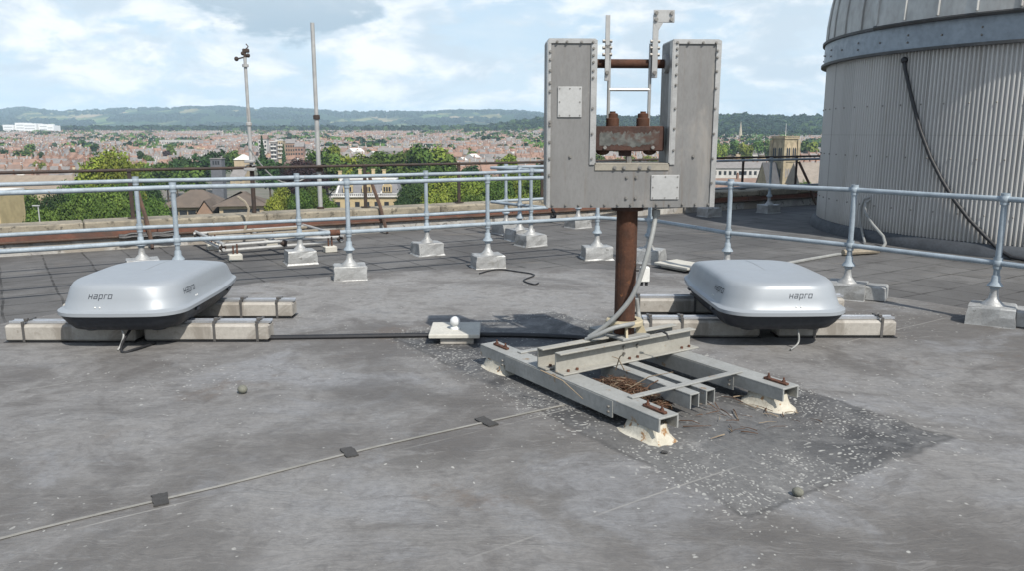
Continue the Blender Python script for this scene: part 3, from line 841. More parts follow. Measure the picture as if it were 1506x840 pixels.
# aluminium angle trims along every front edge, and top / inner-floor cover strips
f0 = -DP / 2 - .0055; tw_ = .030
mb = MB()
def strip(x0, z0, x1, z1, y=f0):
    mb.box(((x0 + x1) / 2, y, (z0 + z1) / 2), (abs(x1 - x0), .008, abs(z1 - z0)), 0, bev=.002)
strip(-W2 - .004, .0, -W2 + tw_ * .45, HT - .022); strip(W2 - tw_ * .8, .0, W2 + .004, HT - .022)
strip(-W2 + LW - tw_, BH, -W2 + LW + .003, HT - .022); strip(W2 - LW - .003, BH, W2 - LW + tw_, HT - .022)
strip(-W2 - .004, HT - .022, -W2 + LW + .003, HT + .003); strip(W2 - LW - .003, HT - .022, W2 + .004, HT + .003)
# returns of the angles round the corner
for x, z0, z1 in ((-W2 + LW + .005, BH + .01, HT), (W2 - LW - .005, BH + .01, HT), (-W2 - .005, 0, HT), (W2 + .005, 0, HT)):
    mb.box((x, -DP / 2 + .025, (z0 + z1) / 2), (.007, .066, z1 - z0 - .003), 0)
for x0, x1 in ((-W2, -W2 + LW), (W2 - LW, W2)): mb.box(((x0 + x1) / 2, 0, HT + .005), (LW - .002, DP - .02, .008), 0)
mb.build('edge_trim', M['alu'], hs)
mb = MB(); mb.box((0, -.005, BH + .006), (2 * (W2 - LW) - .02, DP + .005, .010), 0, bev=.002); mb.box((0, -DP / 2 - .004, BH - .016), (2 * (W2 - LW) - .01, .006, .038), 0, bev=.002)
mb.build('floor_strip', M['stripm'], hs)
blts = []
def bolt(x, z, r=.0068, y=-DP / 2 - .008):
    mb = MB(); mb.tube([(x, y, z), (x, y - .012, z)], r * .85, 6); mb.tube([(x, y + .002, z), (x, y - .004, z)], r * 1.3, 10); blts.append(mb)
for k in range(13): bolt(-W2 + .03 + k * (2 * W2 - .06) / 12, .018, y=-DP / 2 - .001)
for zf in (.93, .885, .82, .75, .70, .52, .50, .40, .30, .2): bolt(-W2 + .008, HT * zf, .008)
for zf in (.95, .91, .87, .82, .78, .6, .45, .3): bolt(-W2 + LW - .016, HT * zf)
for zf in (.95, .91, .86, .80, .74, .6, .48, .35): bolt(W2 - LW + .02, HT * zf)
for zf in (.94, .90, .82, .72, .60, .45, .3, .15): bolt(W2 - .016, HT * zf)
for x in (-.48, -.42, -.33, -.26, .26, .33, .42, .50): bolt(x, HT - .014, .007)
for x in (-.11, -.05, .05, .11): bolt(x, BH - .018, .010)
for x, z in ((-.39, .32), (.39, .32), (-.03, .19), (.03, .19), (-.03, .06), (.03, .06)): bolt(x, z, .009, -DP / 2)
pieces(blts, 'bolt', M['bolt'], hs)
mb = MB(); mb.tube([(0, -.05, BH), (0, -.05, BH + .05)], .02, 8); mb.build('stud', M['bolt'], hs)
for (x0, x1, z0, z1) in ((-W2 + .055, -W2 + .205, .56, .745), (.125, .305, .05, .205)):
    mb = MB(); mb.box(((x0 + x1) / 2, -DP / 2 - .005, (z0 + z1) / 2), (x1 - x0, .007, z1 - z0), 0, bev=.002)
    ap = mb.build('access_panel', M['panel'], im, UM)
    for x in (x0 + .012, (x0 + x1) / 2, x1 - .012):
        for z in (z0 + .012, (z0 + z1) / 2, z1 - .012):
            if not (x == (x0 + x1) / 2 and z == (z0 + z1) / 2):
                mb = MB(); mb.tube([(x, -DP / 2 - .008, z), (x, -DP / 2 - .011, z)], .005, 6); mb.build('screw', M['bolt'], ap)
# axle between the legs
gap = W2 - LW; AZ = .895
mb = MB(); mb.tube([(-gap - .01, 0, AZ), (gap + .01, 0, AZ)], .028, 16); ax_o = mb.build('axle', M['rust'], im, UM)
for sgn in (-1, 1):
    mb = MB(); mb.tube([(sgn * gap, 0, AZ), (sgn * (gap - .022), 0, AZ)], .058, 20); mb.build('bearing', M['galv'], ax_o)
# swing arms: left flat bar, right with bracket
def arm(x, top, has_br):
    mb = MB(); yb = -.045
    mb.box((x, yb, (AZ - .09 + top) / 2), (.024, .012, top - AZ + .09), 0, bev=.002)
    if has_br:
        mb.box((x + .0, yb - .013, (AZ - .09 + top - .02) / 2), (.036, .012, top - AZ + .07), 0, bev=.002)
        mb.box((x + .05, yb - .013, top - .03), (.13, .014, .075), 0, bev=.002)
        mb.add([(x + .02, yb - .02, top - .11), (x + .045, yb - .02, top - .068), (x - .015, yb - .02, top - .068), (x + .02, yb - .006, top - .11), (x + .045, yb - .006, top - .068), (x - .015, yb - .006, top - .068)], [(0, 1, 2), (5, 4, 3), (0, 3, 4, 1), (1, 4, 5, 2), (2, 5, 3, 0)], 0)
    else:
        mb.box((x, yb - .013, top - .10), (.028, .012, .20), 0, bev=.002); mb.box((x, yb - .013, AZ - .0), (.028, .012, .22), 0, bev=.002)
    xr = x + (.02 if not has_br else -.02)
    mb.tube([(xr, yb + .02, AZ + .12), (xr, yb + .02, .50)], .0105, 8)
    o = mb.build('swing_arm', M['alu'], im, UM)
    tb = []
    for dz in (.13, .09, .05):
        for dx_ in (-.022, .022): tb.append((((x + dx_ - .008, yb - .01, AZ + dz), (x + dx_ + .008, yb - .01, AZ + dz)), .011))
    tb.append((((x, yb - .02, AZ - .06), (x, yb - .035, AZ - .06)), .013))
    if has_br:
        for dx_, dz in ((.0, -.012), (.095, -.012), (.095, -.05), (0, -.05)): tb.append((((x + dx_, yb - .02, top + dz), (x + dx_, yb - .032, top + dz)), .012))
    for pr, r_ in tb:
        mb = MB(); mb.tube(pr, r_, 6); mb.build('bolt', M['bolt'], o)
arm(-.155, 1.18, False)
arm(.145, 1.205, True)
mb = MB(); mb.tube([(-.135, -.025, .735), (.125, -.025, .735)], .0105, 8); mb.build('cross_rod', M['alu'], im, UM)
# counterweight
mb = MB(); mb.box((-.012, -.02, .43), (.45, .16, .155), 0, bev=.006); mb.box((-.02, -.02, .337), (.07, .07, .035), 0)
for x in (-.165, .14): mb.sphere((x, -.02, .352), .045, 14, 8, sc_=(1, .8, .6))
cw = mb.build('counterweight', M['rust_dark'], im, UM)
mb = MB(); 
m2, t2, b2_ = new_mat('worn_grey_green_paint')
vv = t2.obj(); e_ = t2.ramp(t2.noise(vv, 9, 5, .6), .43, .54)
t2.put(b2_.inputs['Base Color'], t2.mix(e_, (.055, .03, .022), t2.mix(t2.ramp(t2.noise(vv, 26, 4, .6), .35, .65), (.055, .058, .053), (.105, .108, .10))))
b2_.inputs['Roughness'].default_value = .7
pts = []
for k in range(41):
    x = -.20 + .38 * k / 40; pts.append((x, .468 + random.uniform(-.012, .012) + .008 * math.sin(k * .37)))
for k in range(41):
    x = .18 - .38 * k / 40; pts.append((x, .385 + random.uniform(-.006, .008) + .006 * math.sin(k * .27)))
mb.add([(x, -.1015, z) for x, z in pts] + [(x, -.0985, z) for x, z in pts], [tuple(range(82))] + [(k, (k + 1) % 82, 82 + (k + 1) % 82, 82 + k) for k in range(82)], 0)
mb.build('worn_paint', m2, cw)
for x in (-.105, .09):
    mb = MB(); mb.lathe([(.001, .505), (.042, .505), (.042, .555), (.034, .56), (.034, .585), (.018, .59), (.018, .60), (.001, .60)], 16, c=(x, -.02, 0)); mb.build('weight_stud', M['rust'], cw)
for x in (-.165, .14):
    mb = MB(); mb.tube([(x, -.10, .375), (x, -.112, .375)], .012, 6); mb.build('bolt', M['bolt'], cw)
# conduit from the housing down the pole, and a second loop round the collar
def wl(p_): return inv @ Vector(p_)
pp = [wl(v_) for v_ in (at(965, 308, 5.16), at(962, 330, 5.13), at(955, 362, 5.08), at(944, 400, 5.06), at(930, 436, 5.05), at(908, 464, 5.06), at(888, 482, 5.08), at(866, 497, 5.10))]
def smooth(pts, n=5):
    out = []
    for i in range(len(pts) - 1):
        p0, p1, p2, p3 = pts[max(0, i - 1)], pts[i], pts[i + 1], pts[min(len(pts) - 1, i + 2)]
        for k in range(n):
            u = k / n
            out.append(.5 * ((2 * p1) + (p2 - p0) * u + (2 * p0 - 5 * p1 + 4 * p2 - p3) * u * u + (3 * p1 - p0 - 3 * p2 + p3) * u ** 3))
    out.append(pts[-1]); return out
mb = MB(); mb.tube(smooth(pp), .016, 10); mb.lathe([(.028, 0), (.028, -.04), (.017, -.045)], 12, c=pp[0]); mb.build('conduit', M['conduit'], im)
pp = [wl(v_) for v_ in (at(936, 440, 5.32), at(939, 462, 5.32), at(940, 475, 5.22), at(925, 478, 5.06), at(900, 484, 5.02), at(878, 494, 5.04), at(862, 500, 5.09))]
mb = MB(); mb.tube(smooth(pp), .015, 10); mb.build('conduit', M['conduit'], im)
q = wl(at(948, 403, 5.30))
mb = MB(); T = Matrix.Translation(q) @ Matrix.Rotation(-bc, 4, 'Z'); mb.box((0, 0, 0), (.062, .05, .105), 0, M=T, bev=.006); jb = mb.build('junction_box', M['whitepl'], im)
mb = MB()
for dx_ in (-.018, .014): mb.tube([T @ Vector((dx_, 0, -.05)), T @ Vector((dx_, 0, -.078))], .010, 8)
mb.tube([T @ Vector((-.04, 0, .03)), T @ Vector((-.09, 0, .03))], .012, 6); mb.build('gland', M['black'], jb)
pp = [wl(v_) for v_ in (at(964, 490, 5.03), at(972, 487, 5.03), at(980, 491, 5.0), at(984, 499, 4.98))]
mb = MB(); mb.tube(pp, .006, 6); mb.tube([pp[1], pp[1] + Vector((.01, -.05, -.02)), pp[2]], .006, 6); mb.build('loose_wire', M['black'], im)

# dry twigs caught in the base
random.seed(5)
mb = MB()
def twig(c, L, r_, mi=0, up=.25):
    an = random.uniform(0, 2 * PI); el = random.uniform(-.15, up)
    d_ = Vector((math.cos(an) * math.cos(el), math.sin(an) * math.cos(el), math.sin(el)))
    c = Vector(c); m_ = c + Vector((random.uniform(-.1, .1), random.uniform(-.1, .1), random.uniform(0, .1))) * L
    mb.tube([c - d_ * L / 2, m_, c + d_ * L / 2], [r_, r_ * .8, r_ * .45], 5, mi, cap=False)
fwd = Matrix.Translation(BO) @ Matrix.Rotation(bc, 4, 'Z')
for k in range(1900):
    a_ = random.uniform(-.44, -.15); b_c = random.uniform(-.60, -.10)
    hgt = .02 + .115 * max(0, 1 - ((a_ + .30) / .2) ** 2) * max(0, 1 - ((b_c + .32) / .33) ** 2)
    twig(fwd @ Vector((a_, b_c, random.uniform(.01, hgt) + .01)), random.uniform(.03, .12), random.uniform(.0015, .0038), random.choice((0, 0, 0, 0, 0, 0, 1)))
for k in range(34):
    a_ = random.gauss(.1, .2); b_c = random.gauss(-.85, .12)
    twig(fwd @ Vector((a_, b_c, .012)), random.uniform(.04, .16), random.uniform(.0015, .004), random.choice((0, 0, 1)), .1)
for (p0, p1) in (((795, 545), (860, 590)), ((905, 545), (918, 520)), ((918, 545), (900, 525)), ((968, 560), (940, 590)), ((990, 568), (1055, 610)), ((920, 575), (990, 548)), ((1030, 575), (1058, 608)), ((850, 570), (905, 600))):
    a_ = at(*p0, 4.62); b2 = at(*p1, 4.50); a_.z = max(a_.z, .03); b2.z = max(b2.z, .03)
    mb.tube([a_, a_.lerp(b2, .5) + Vector((0, 0, .03)), b2], [.004, .0035, .002], 5, random.choice((0, 1)), cap=False)
tag(mb.build('dry_twigs', [M['twig'], M['twig2']]), 'heap of dry brown twigs caught between the grey base beams', 'twigs', kind='stuff')

# ------------------------------------------------------------------ roof boxes on concrete sleepers
ZS = .135    # sleeper height
BZ0 = ZR + ZS + .022
def rrect(w_, l_, r_, n=7, bulge=.0):
    out = []
    for (sx_, sy_, a0) in ((1, -1, -PI / 2), (1, 1, 0), (-1, 1, PI / 2), (-1, -1, PI)):
        for k in range(n):
            an = a0 + PI / 2 * k / (n - 1)
            out.append((sx_ * (w_ - r_) + r_ * math.cos(an), sy_ * (l_ - r_) + r_ * math.sin(an)))
        # straight run samples to the next corner
        nx = {(1, -1): (w_, -(l_ - r_), w_, l_ - r_), (1, 1): (w_ - r_, l_, -(w_ - r_), l_), (-1, 1): (-w_, l_ - r_, -w_, -(l_ - r_)), (-1, -1): (-(w_ - r_), -l_, w_ - r_, -l_)}[(sx_, sy_)]
        for k in range(1, 10): u = k / 10; out.append((nx[0] + (nx[2] - nx[0]) * u, nx[1] + (nx[3] - nx[1]) * u))
    return out
HW, HL = .495, .86
def tap(y):
    u = (y + HL) / (2 * HL)
    return 1 - .20 * max(0, (u - .50) / .5) ** 2 - .02 * max(0, (.3 - u) / .3) ** 2
def hf(x, y):
    u = (y + HL) / (2 * HL)
    return .93 + .055 * math.sin(min(1, u / .8) * PI * .62) - .62 * max(0, (u - .45) / .55) ** 2.2
def make_box(name, label, letter_x, side):
    o = empty(name, (0, 0, 0), 0, label, 'roof box', 'silver roof boxes on concrete sleepers')
    lv = [(.012, .118, 0), (0, .124, 0), (0, .150, 0), (.010, .158, 0), (.024, .162, 0), (.030, .170, 1), (.048, .25, 1), (.064, .325, 1), (.074, .350, 1), (.090, .366, 1), (.115, .376, 1), (.16, .382, 1), (.25, .390, 1), (.36, .395, 1), (.44, .397, 1), (.488, .397, 1)]
    vs_ = []; fs = []; nn = None
    for (ins, z, hm) in lv:
        w_, l_ = HW - ins, HL - ins * 1.15
        rad = max(.004, min(.20 + ins * .75, w_ - .002, l_ - .002))
        ol = rrect(w_, l_, rad)
        nn = len(ol)
        for (x, y) in ol:
            yy = y + (.045 * (1 - (x / HW) ** 2) * (-1 if y < -HL * .7 else (1 if y > HL * .7 else 0)) * (.6))
            z2 = z if not hm else .170 + (z - .170) * hf(x, yy)
            if hm and ins > .12:   # shallow valley along the crown between two raised shoulders
                z2 -= .016 * math.exp(-(x / .17) ** 2) * max(0, 1 - abs(yy + .25) / .75)
            vs_.append((x * tap(yy), yy, z2))
    for i in range(len(lv) - 1):
        for k in range(nn):
            a2 = i * nn + k; b3 = i * nn + (k + 1) % nn; fs.append((a2, b3, b3 + nn, a2 + nn))
    fs.append(tuple(range((len(lv) - 1) * nn, len(lv) * nn)))
    mb = MB(); mb.add(vs_, fs, 0, True); lid = mb.build('lid', M['lid'], o)
    bvh = BVHTree.FromPolygons([Vector(v_) for v_ in vs_], fs)
    # tub
    lv2 = [(.10, 0.0), (.085, .006), (.055, .045), (.030, .090), (.018, .117), (.02, .124)]
    vs2 = []; fs2 = []
    for (ins, z) in lv2:
        for (x, y) in rrect(HW - ins, HL - ins * 1.1, .17):
            yy = y + (.045 * (1 - (x / HW) ** 2) * (-1 if y < -HL * .7 else (1 if y > HL * .7 else 0)) * .6)
            vs2.append((x * tap(yy), yy, z))
    for i in range(len(lv2) - 1):
        for k in range(nn):
            a2 = i * nn + k; b3 = i * nn + (k + 1) % nn; fs2.append((a2, b3, b3 + nn, a2 + nn))
    fs2.append(tuple(range(nn)))
    mb = MB(); mb.add(vs2, fs2, 0, True); tub = mb.build('tub', M['tub'], o)
    for x in (-.25, .25):
        for y in (-.66, .30):
            mb = MB(); mb.lathe([(.001, -.02), (.055, -.02), (.065, .02)], 14, c=(x, y, .0)); mb.build('pad', M['tub'], tub)
    for y in (-.45, .35):
        for sx_ in (-1, 1):
            mb = MB(); mb.box((sx_ * (HW - .022) * tap(y), y, .098), (.03, .06, .025), 0, bev=.004); mb.build('latch', M['ink'], tub)
    # dark seam between lid and tub
    # lettering: slanted strokes laid on the lid
    def strokes():
        xh = 1.0; t_ = .2; out = []
        def ln(x0, y0, x1, y1): out.append((x0, y0, x1, y1))
        def sh_(dx, L): out.extend([(a0 + dx, b0, a1 + dx, b1) for a0, b0, a1, b1 in L])
        sh_(0, [(0, 0, 0, 1), (.8, 0, .8, 1), (0, .5, .8, .5)])
        sh_(1.35, [(.05, 1, .8, 1), (.8, 1, .8, 0), (.8, 0, 0, 0), (0, 0, 0, .5), (0, .5, .8, .5)])
        sh_(2.7, [(0, -.5, 0, 1), (0, 1, .8, 1), (.8, 1, .8, 0), (.8, 0, 0, 0)])
        sh_(4.05, [(0, 0, 0, 1), (0, 1, .6, 1)])
        sh_(5.1, [(0, 0, 0, 1), (0, 1, .85, 1), (.85, 1, .85, 0), (.85, 0, 0, 0)])
        return out
    def lay(cx_, cz_, s_, front, sgn):
        mb = MB()
        for (x0, y0, x1, y1) in strokes():
            L = math.hypot(x1 - x0, y1 - y0); ux, uy = (x1 - x0) / L, (y1 - y0) / L
            h_ = .095
            nseg = 6
            pts_ = []
            for k in range(nseg + 1):
                u = -h_ + (L + 2 * h_) * k / nseg
                for q in (-h_, h_):
                    lx, lz = x0 + ux * u - uy * q, y0 + uy * u + ux * q
                    lx += lz * .22
                    X_, Z_ = (lx - 3.0) * s_, (lz - .5) * s_
                    if front:
                        hit = bvh.ray_cast(Vector((cx_ + X_, -2, cz_ + Z_)), Vector((0, 1, 0)))
                    else:
                        hit = bvh.ray_cast(Vector((sgn * 2, cx_ + X_ * sgn, cz_ + Z_)), Vector((-sgn, 0, 0)))
                    p_ = hit[0] + hit[1] * (.0012 if hit[1].dot(Vector((0, -1, 0)) if front else Vector((sgn, 0, 0))) > 0 else -.0012)
                    pts_.append(p_)
            for k in range(nseg):
                mb.add([pts_[2 * k], pts_[2 * k + 1], pts_[2 * k + 3], pts_[2 * k + 2]], [(0, 1, 2, 3)], 0)
        mb.build('lettering', M['ink'], lid)
    lay(letter_x, .268, .0285, True, 1)
    lay(-.50, .265, .034, False, side)
    mb = MB()
    for xx in (letter_x - .035, letter_x + .0):
        hit = bvh.ray_cast(Vector((xx, -2, .188)), Vector((0, 1, 0))); mb.sphere(hit[0], .007, 8, 6)
    for yy in (-.42, -.39):
        hit = bvh.ray_cast(Vector((side * 2, yy, .195)), Vector((-side, 0, 0))); mb.sphere(hit[0], .006, 8, 6)
    mb.build('rivet', M['whitepl'], lid)
    return o
bl = make_box('roof_box', 'silver roof box on sleepers to the left of the U-shaped mount, beside the lamp slab', -.10, 1)
bl.location = (-3.005, 6.66, BZ0); bl.rotation_euler.z = R(1.4)
br_ = make_box('roof_box', 'silver roof box on sleepers close to the corrugated tower and grey hose', .085, -1)
br_.location = (2.065, 6.68, BZ0); br_.rotation_euler.z = R(1.4)

def sleeper(x0, x1, y, bands, label):
    L = x1 - x0
    o = empty('concrete_sleeper', (x0, y + .085, ZR), random.uniform(-.006, .006), label, 'concrete block', 'concrete sleepers under the roof boxes')
    mb = MB(); mb.box((L / 2, 0, ZS / 2 + .004), (L, .17, ZS - .004), 0, bev=.016); mb.build('block', M['concrete'], o)
    mb = MB(); mb.box((L / 2 + .01, .01, ZS + .012), (L - .01, .075, .016), 0, bev=.003)
    for sgn in (-1, 1): mb.box((L / 2 + .01, .01 + sgn * .034, ZS + .02), (L - .012, .007, .012), 0)
    mb.build('top_strip', M['steelstrip'], o)
    for xx in bands:
        mb = MB(); x_ = xx - x0
        mb.box((x_, -.0875, ZS / 2), (.02, .004, ZS - .004), 0); mb.box((x_, .0875, ZS / 2), (.02, .004, ZS - .004), 0)
        mb.box((x_, 0, ZS + .028), (.02, .181, .006), 0); mb.box((x_, -.085, ZS + .012), (.02, .012, .028), 0); mb.box((x_, .085, ZS + .012), (.02, .012, .028), 0)
        mb.box((x_, -.03, ZS + .04), (.03, .03, .02), 0, bev=.003)
        mb.build('band', M['darkband'], o)
    mb = MB(); mb.box((L / 2, .0, .002), (L + .012, .19, .004), 0); mb.build('mat', M['black'], o)
sleeper(-4.015, -2.985, 6.10, [-3.86], 'front concrete block under the left silver box, end nearest the photo edge')
sleeper(-2.92, -1.935, 6.12, [-2.36, -2.02], 'front concrete block under the left silver box, with black cable at its end')
sleeper(-4.0, -3.0, 6.90, [-3.8, -3.2], 'rear concrete block hidden behind the left silver box')
sleeper(-2.93, -1.965, 6.93, [-2.42, -2.10], 'rear concrete block to the right of the left silver box')
sleeper(1.05, 2.005, 6.24, [1.12, 1.375, ], 'front concrete block under the right silver box, end behind the rusty pole')
sleeper(2.15, 3.11, 6.25, [2.45, 2.99], 'front concrete block under the right silver box, end farthest from the pole')
sleeper(1.10, 2.03, 7.10, [1.16, 1.67], 'rear concrete block under the right silver box, end behind the rusty pole')
sleeper(2.15, 3.05, 7.12, [2.4, 2.9], 'rear concrete block hidden behind the right silver box')
# cables out of the boxes
def cable(pts, r_, m_, label, name='cable'):
    mb = MB(); mb.tube(smooth([Vector(p_) for p_ in pts], 4), r_, 8); return tag(mb.build(name, m_), label, 'cable')
cable([(-2.99, 5.92, .17), (-2.97, 5.90, .12), (-2.99, 5.88, .05), (-3.0, 5.85, .02)], .007, M['galv'], 'short bare wire dangling under the front of the left silver box', 'dangling_wire')
cable([(-2.95, 6.0, .165), (-2.965, 5.86, .07), (-2.93, 5.79, .022), (-2.86, 5.85, .03), (-2.80, 6.05, .022)], .010, M['black'], 'thin black cable looped on the roof under the left silver box', 'looped_cable')
cable([(2.19, 5.95, .17), (2.20, 5.92, .12), (2.19, 5.90, .06), (2.12, 5.85, .025)], .007, M['conduit'], 'short grey wire dangling under the front of the right silver box', 'dangling_wire')
cable([(-1.94, 6.19, .03), (-1.4, 6.22, .03), (-.7, 6.26, .032), (0, 6.27, .03), (.5, 6.2, .03), (.75, 6.1, .03), (1.05, 6.28, .03)], .021, M['black'], 'thick black cable across the roof from the left sleeper to the mount', 'thick_cable')
gp = [G(*q, .024) for q in ((705, 402), (730, 396), (760, 399), (786, 404), (770, 412), (785, 418), (792, 416))]
cable(gp, .008, M['black'], 'loose black cable lying by the railing footing on the smooth roof', 'loose_cable')

# ------------------------------------------------------------------ lamp slab
sb = empty('paving_slab', (-.455, 6.22, ZR), R(1), 'pale square paving slab on small pads carrying a white globe', 'slab')
mb = MB(); mb.box((0, 0, .070), (.40, .42, .034), 0, bev=.006); mb.build('slab_top', M['slabw'], sb)
mb = MB(); mb.box((.02, -.12, .027), (.26, .12, .052), 0, bev=.004); mb.box((.0, .14, .027), (.30, .12, .052), 0, bev=.004); mb.build('pad', M['concrete'], sb)
gl = empty('globe_lamp', (-.455, 6.19, ZR + .0875), 0, 'small white globe on a round base on the paving slab', 'lamp')
mb = MB(); mb.lathe([(.001, 0), (.040, 0), (.038, .012), (.022, .02), (.020, .028)], 20); mb.build('lamp_base', M['whitepl'], gl)
mb = MB(); mb.sphere((0, 0, .062), .041, 20, 14); mb.build('globe', M['globe'], gl)

# ------------------------------------------------------------------ lightning tape on the roof
tp = empty('lightning_tape', G(235, 737, ZR), 0, 'long flat pale metal tape stuck to the roof with dark patches', 'tape')
pts = [G(x, y, ZR + .004) for x, y in ((-160, 838), (0, 793), (120, 763), (235, 736), (330, 714), (425, 690), (515, 667), (600, 647), (712, 622), (780, 607), (832, 596))]
pts = smooth(pts, 4)
vs_ = []; fs = []
for i, p_ in enumerate(pts):
    d_ = (pts[min(i + 1, len(pts) - 1)] - pts[max(0, i - 1)]).normalized(); nn_ = Vector((-d_.y, d_.x, 0)) * .0095
    for q in (p_ + nn_, p_ - nn_): vs_ += [q - tp.location, q - tp.location + Vector((0, 0, .0015))]
for i in range(len(pts) - 1):
    a2 = i * 4
    fs += [(a2 + 1, a2 + 5, a2 + 7, a2 + 3), (a2, a2 + 4, a2 + 5, a2 + 1), (a2 + 2, a2 + 3, a2 + 7, a2 + 6)]
mb = MB(); mb.add(vs_, fs, 0, False); mb.build('tape_strip', M['tape'], tp)
for (x, y, sw, sl_) in ((236, 737, .065, .12), (514, 667, .065, .125), (715, 622, .065, .15)):
    p_ = G(x, y, ZR) - tp.location; p_.z = 0
    mb = MB(); pol = []
    T = Matrix.Translation(p_) @ Matrix.Rotation(R(118 if x < 700 else 125), 4, 'Z')
    for k in range(24):
        u = k / 24 * 4; i = int(u); f_ = u - i
        cs = [(-1, -1), (1, -1), (1, 1), (-1, 1), (-1, -1)]
        X_ = (cs[i][0] + (cs[i + 1][0] - cs[i][0]) * f_) * sl_ / 2; Y_ = (cs[i][1] + (cs[i + 1][1] - cs[i][1]) * f_) * sw / 2
        pol.append((X_ + random.uniform(-.004, .004), Y_ + random.uniform(-.004, .004)))
    mb.prism(pol, .002, .009, 0, T); mb.build('felt_patch', M['bitumen'], tp)

# ------------------------------------------------------------------ stones and small litter
def pebble(px, py, r_, label):
    p_ = G(px, py, ZR); mb = MB()
    mb.sphere((0, 0, r_ * .82), r_, 18, 12, sc_=(1.12, .95, .88))
    o = mb.build('pebble', M['pebble']); o.location = p_; o.rotation_euler = (0, 0, random.uniform(0, 3)); tag(o, label, 'stone')
pebble(357, 579, .032, 'small rounded grey-green stone on the roof in front of the left silver box')
pebble(1173, 730, .024, 'small rounded stone on the dark roof patch, nearest the camera')
p_ = G(977, 668, ZR); mb = MB(); mb.box((0, 0, .008), (.035, .02, .014), 0, bev=.004); o = mb.build('debris_chip', M['bitumen']); o.location = p_; o.rotation_euler.z = -.5; tag(o, 'tiny black chip on the roof in front of the white painted foot', 'chip')
p_ = G(1396, 488, ZR)
# pale board behind the right box
p_ = G(992, 403, 0); mb = MB(); mb.box((.20, .10, .045), (.40, .55, .03), 0, bev=.004); mb.box((.2, .1, .015), (.3, .4, .028), 0)
o = mb.build('pale_board', M['slabw']); o.location = (p_.x + .05, p_.y + .15, ZR); o.rotation_euler.z = R(35); tag(o, 'pale flat board lying behind the silver box near the tower', 'board')

# ------------------------------------------------------------------ pipe rack on small white blocks
ra, rb, rc, rd = Vector((-4.62, 11.6, 0)), Vector((-3.80, 10.35, 0)), Vector((-2.45, 11.25, 0)), Vector((-3.0, 12.35, 0))
rk = empty('pipe_rack', ra, 0, 'low rack of grey pipes and planks lying on small white blocks behind the railing', 'rack')
ex_, ey_ = (rc - rb), (ra - rb)
def rp(u, v_, z): return rb + ex_ * u + ey_ * v_ + Vector((0, 0, z)) - ra
mb = MB()
for z in (.13, .20):
    mb.tube([rp(-.03, 0, z), rp(1.03, 0, z)], .022, 8); mb.tube([rp(-.03, 1, z), rp(1.03, 1, z)], .022, 8)
    mb.tube([rp(0, -.05, z + .02), rp(0, 1.05, z + .02)], .022, 8); mb.tube([rp(1, -.05, z + .02), rp(1, 1.05, z + .02)], .022, 8)
mb.tube([rp(.5, 0, .16), rp(.5, 1, .16)], .022, 8); mb.tube([rp(0, .6, .18), rp(1, .55, .18)], .022, 8)
mb.build('pipe', M['galv'], rk)
for v_ in (.25, .45, .78):
    mb = MB(); a_, b2 = rp(.05, v_, .225), rp(.95, v_ + .02, .225); d_ = b2 - a_
    mb.box(tuple((a_ + b2) / 2), (d_.length, .10, .03), 0, bev=.004, rz=math.atan2(d_.y, d_.x)); mb.build('plank', M['wood'], rk)
mb = MB()
for u, v_ in ((0, 0), (1, 0), (0, 1), (1, 1), (.5, 0), (.5, 1)): mb.sphere(tuple(rp(u, v_, .17)), .05, 8, 6)
mb.build('clamp', M['darkiron'], rk)
for i, (u, v_, lb) in enumerate(((.12, .0, 'small white block with rusty stud under the near corner of the pipe rack'), (.93, .02, 'small white block with rusty stud under the pipe rack corner by the railing footing'), (.12, .80, 'small white block under the far left corner of the pipe rack'), (.62, .75, 'small white block under the far side of the pipe rack'))):
    p_ = rp(u, v_, 0) + ra + Vector((0, -.12, 0)); o = empty('white_block', p_, .5, lb, 'block')
    mb = MB(); mb.box((0, 0, .045), (.17, .15, .088), 0, bev=.01); mb.build('block', M['slabw'], o)
    mb = MB(); mb.tube([(-.02, 0, .08), (-.02, 0, .2)], .011, 6); mb.tube([(.03, 0, .08), (.03, 0, .22)], .011, 6); mb.build('stud', M['rust_bright'], o)
#TOWN
# ------------------------------------------------------------------ the land beyond: town plain, wooded rise, hills
def interp(x, tab):
    xs = [a_ for a_, _ in tab]; ys = [b2 for _, b2 in tab]
    return np.interp(x, xs, ys)
def smst(x, a_, b2):
    u = np.clip((x - a_) / (b2 - a_), 0, 1); return u * u * (3 - 2 * u)
def A2P(a_): return 753 + 1190 * a_         # column seen along direction a = X/Y
NEAR_RIDGE = [(-2000, 0), (640, 0), (716, 5), (770, 18), (800, 25), (861, 26), (900, 30), (950, 29), (1000, 28), (1053, 31), (1078, 35), (1120, 34), (1150, 28), (1180, 32), (1210, 28), (1500, 27), (3000, 10)]
FAR_RIDGE = [(-3000, 150), (-300, 175), (0, 166), (36, 184), (89, 160), (120, 165), (178, 162), (232, 178), (290, 186), (327, 192), (390, 178), (425, 182), (466, 168), (503, 150), (557, 150), (620, 145), (691, 158), (760, 164), (805, 140), (880, 90), (940, 60), (1000, 50), (1300, 50), (3000, 120)]
BACK_RIDGE = [(-3000, 100), (700, 110), (850, 150), (950, 185), (1053, 205), (1104, 178), (1132, 208), (1168, 192), (1205, 165), (1400, 170), (3000, 150)]
def wob(x, y):
    return (np.sin(x * .0031 + y * .0017) + .6 * np.sin(x * .0071 - y * .0049 + 1.3) + .4 * np.sin(x * .0163 + y * .0121 + .7)) / 2
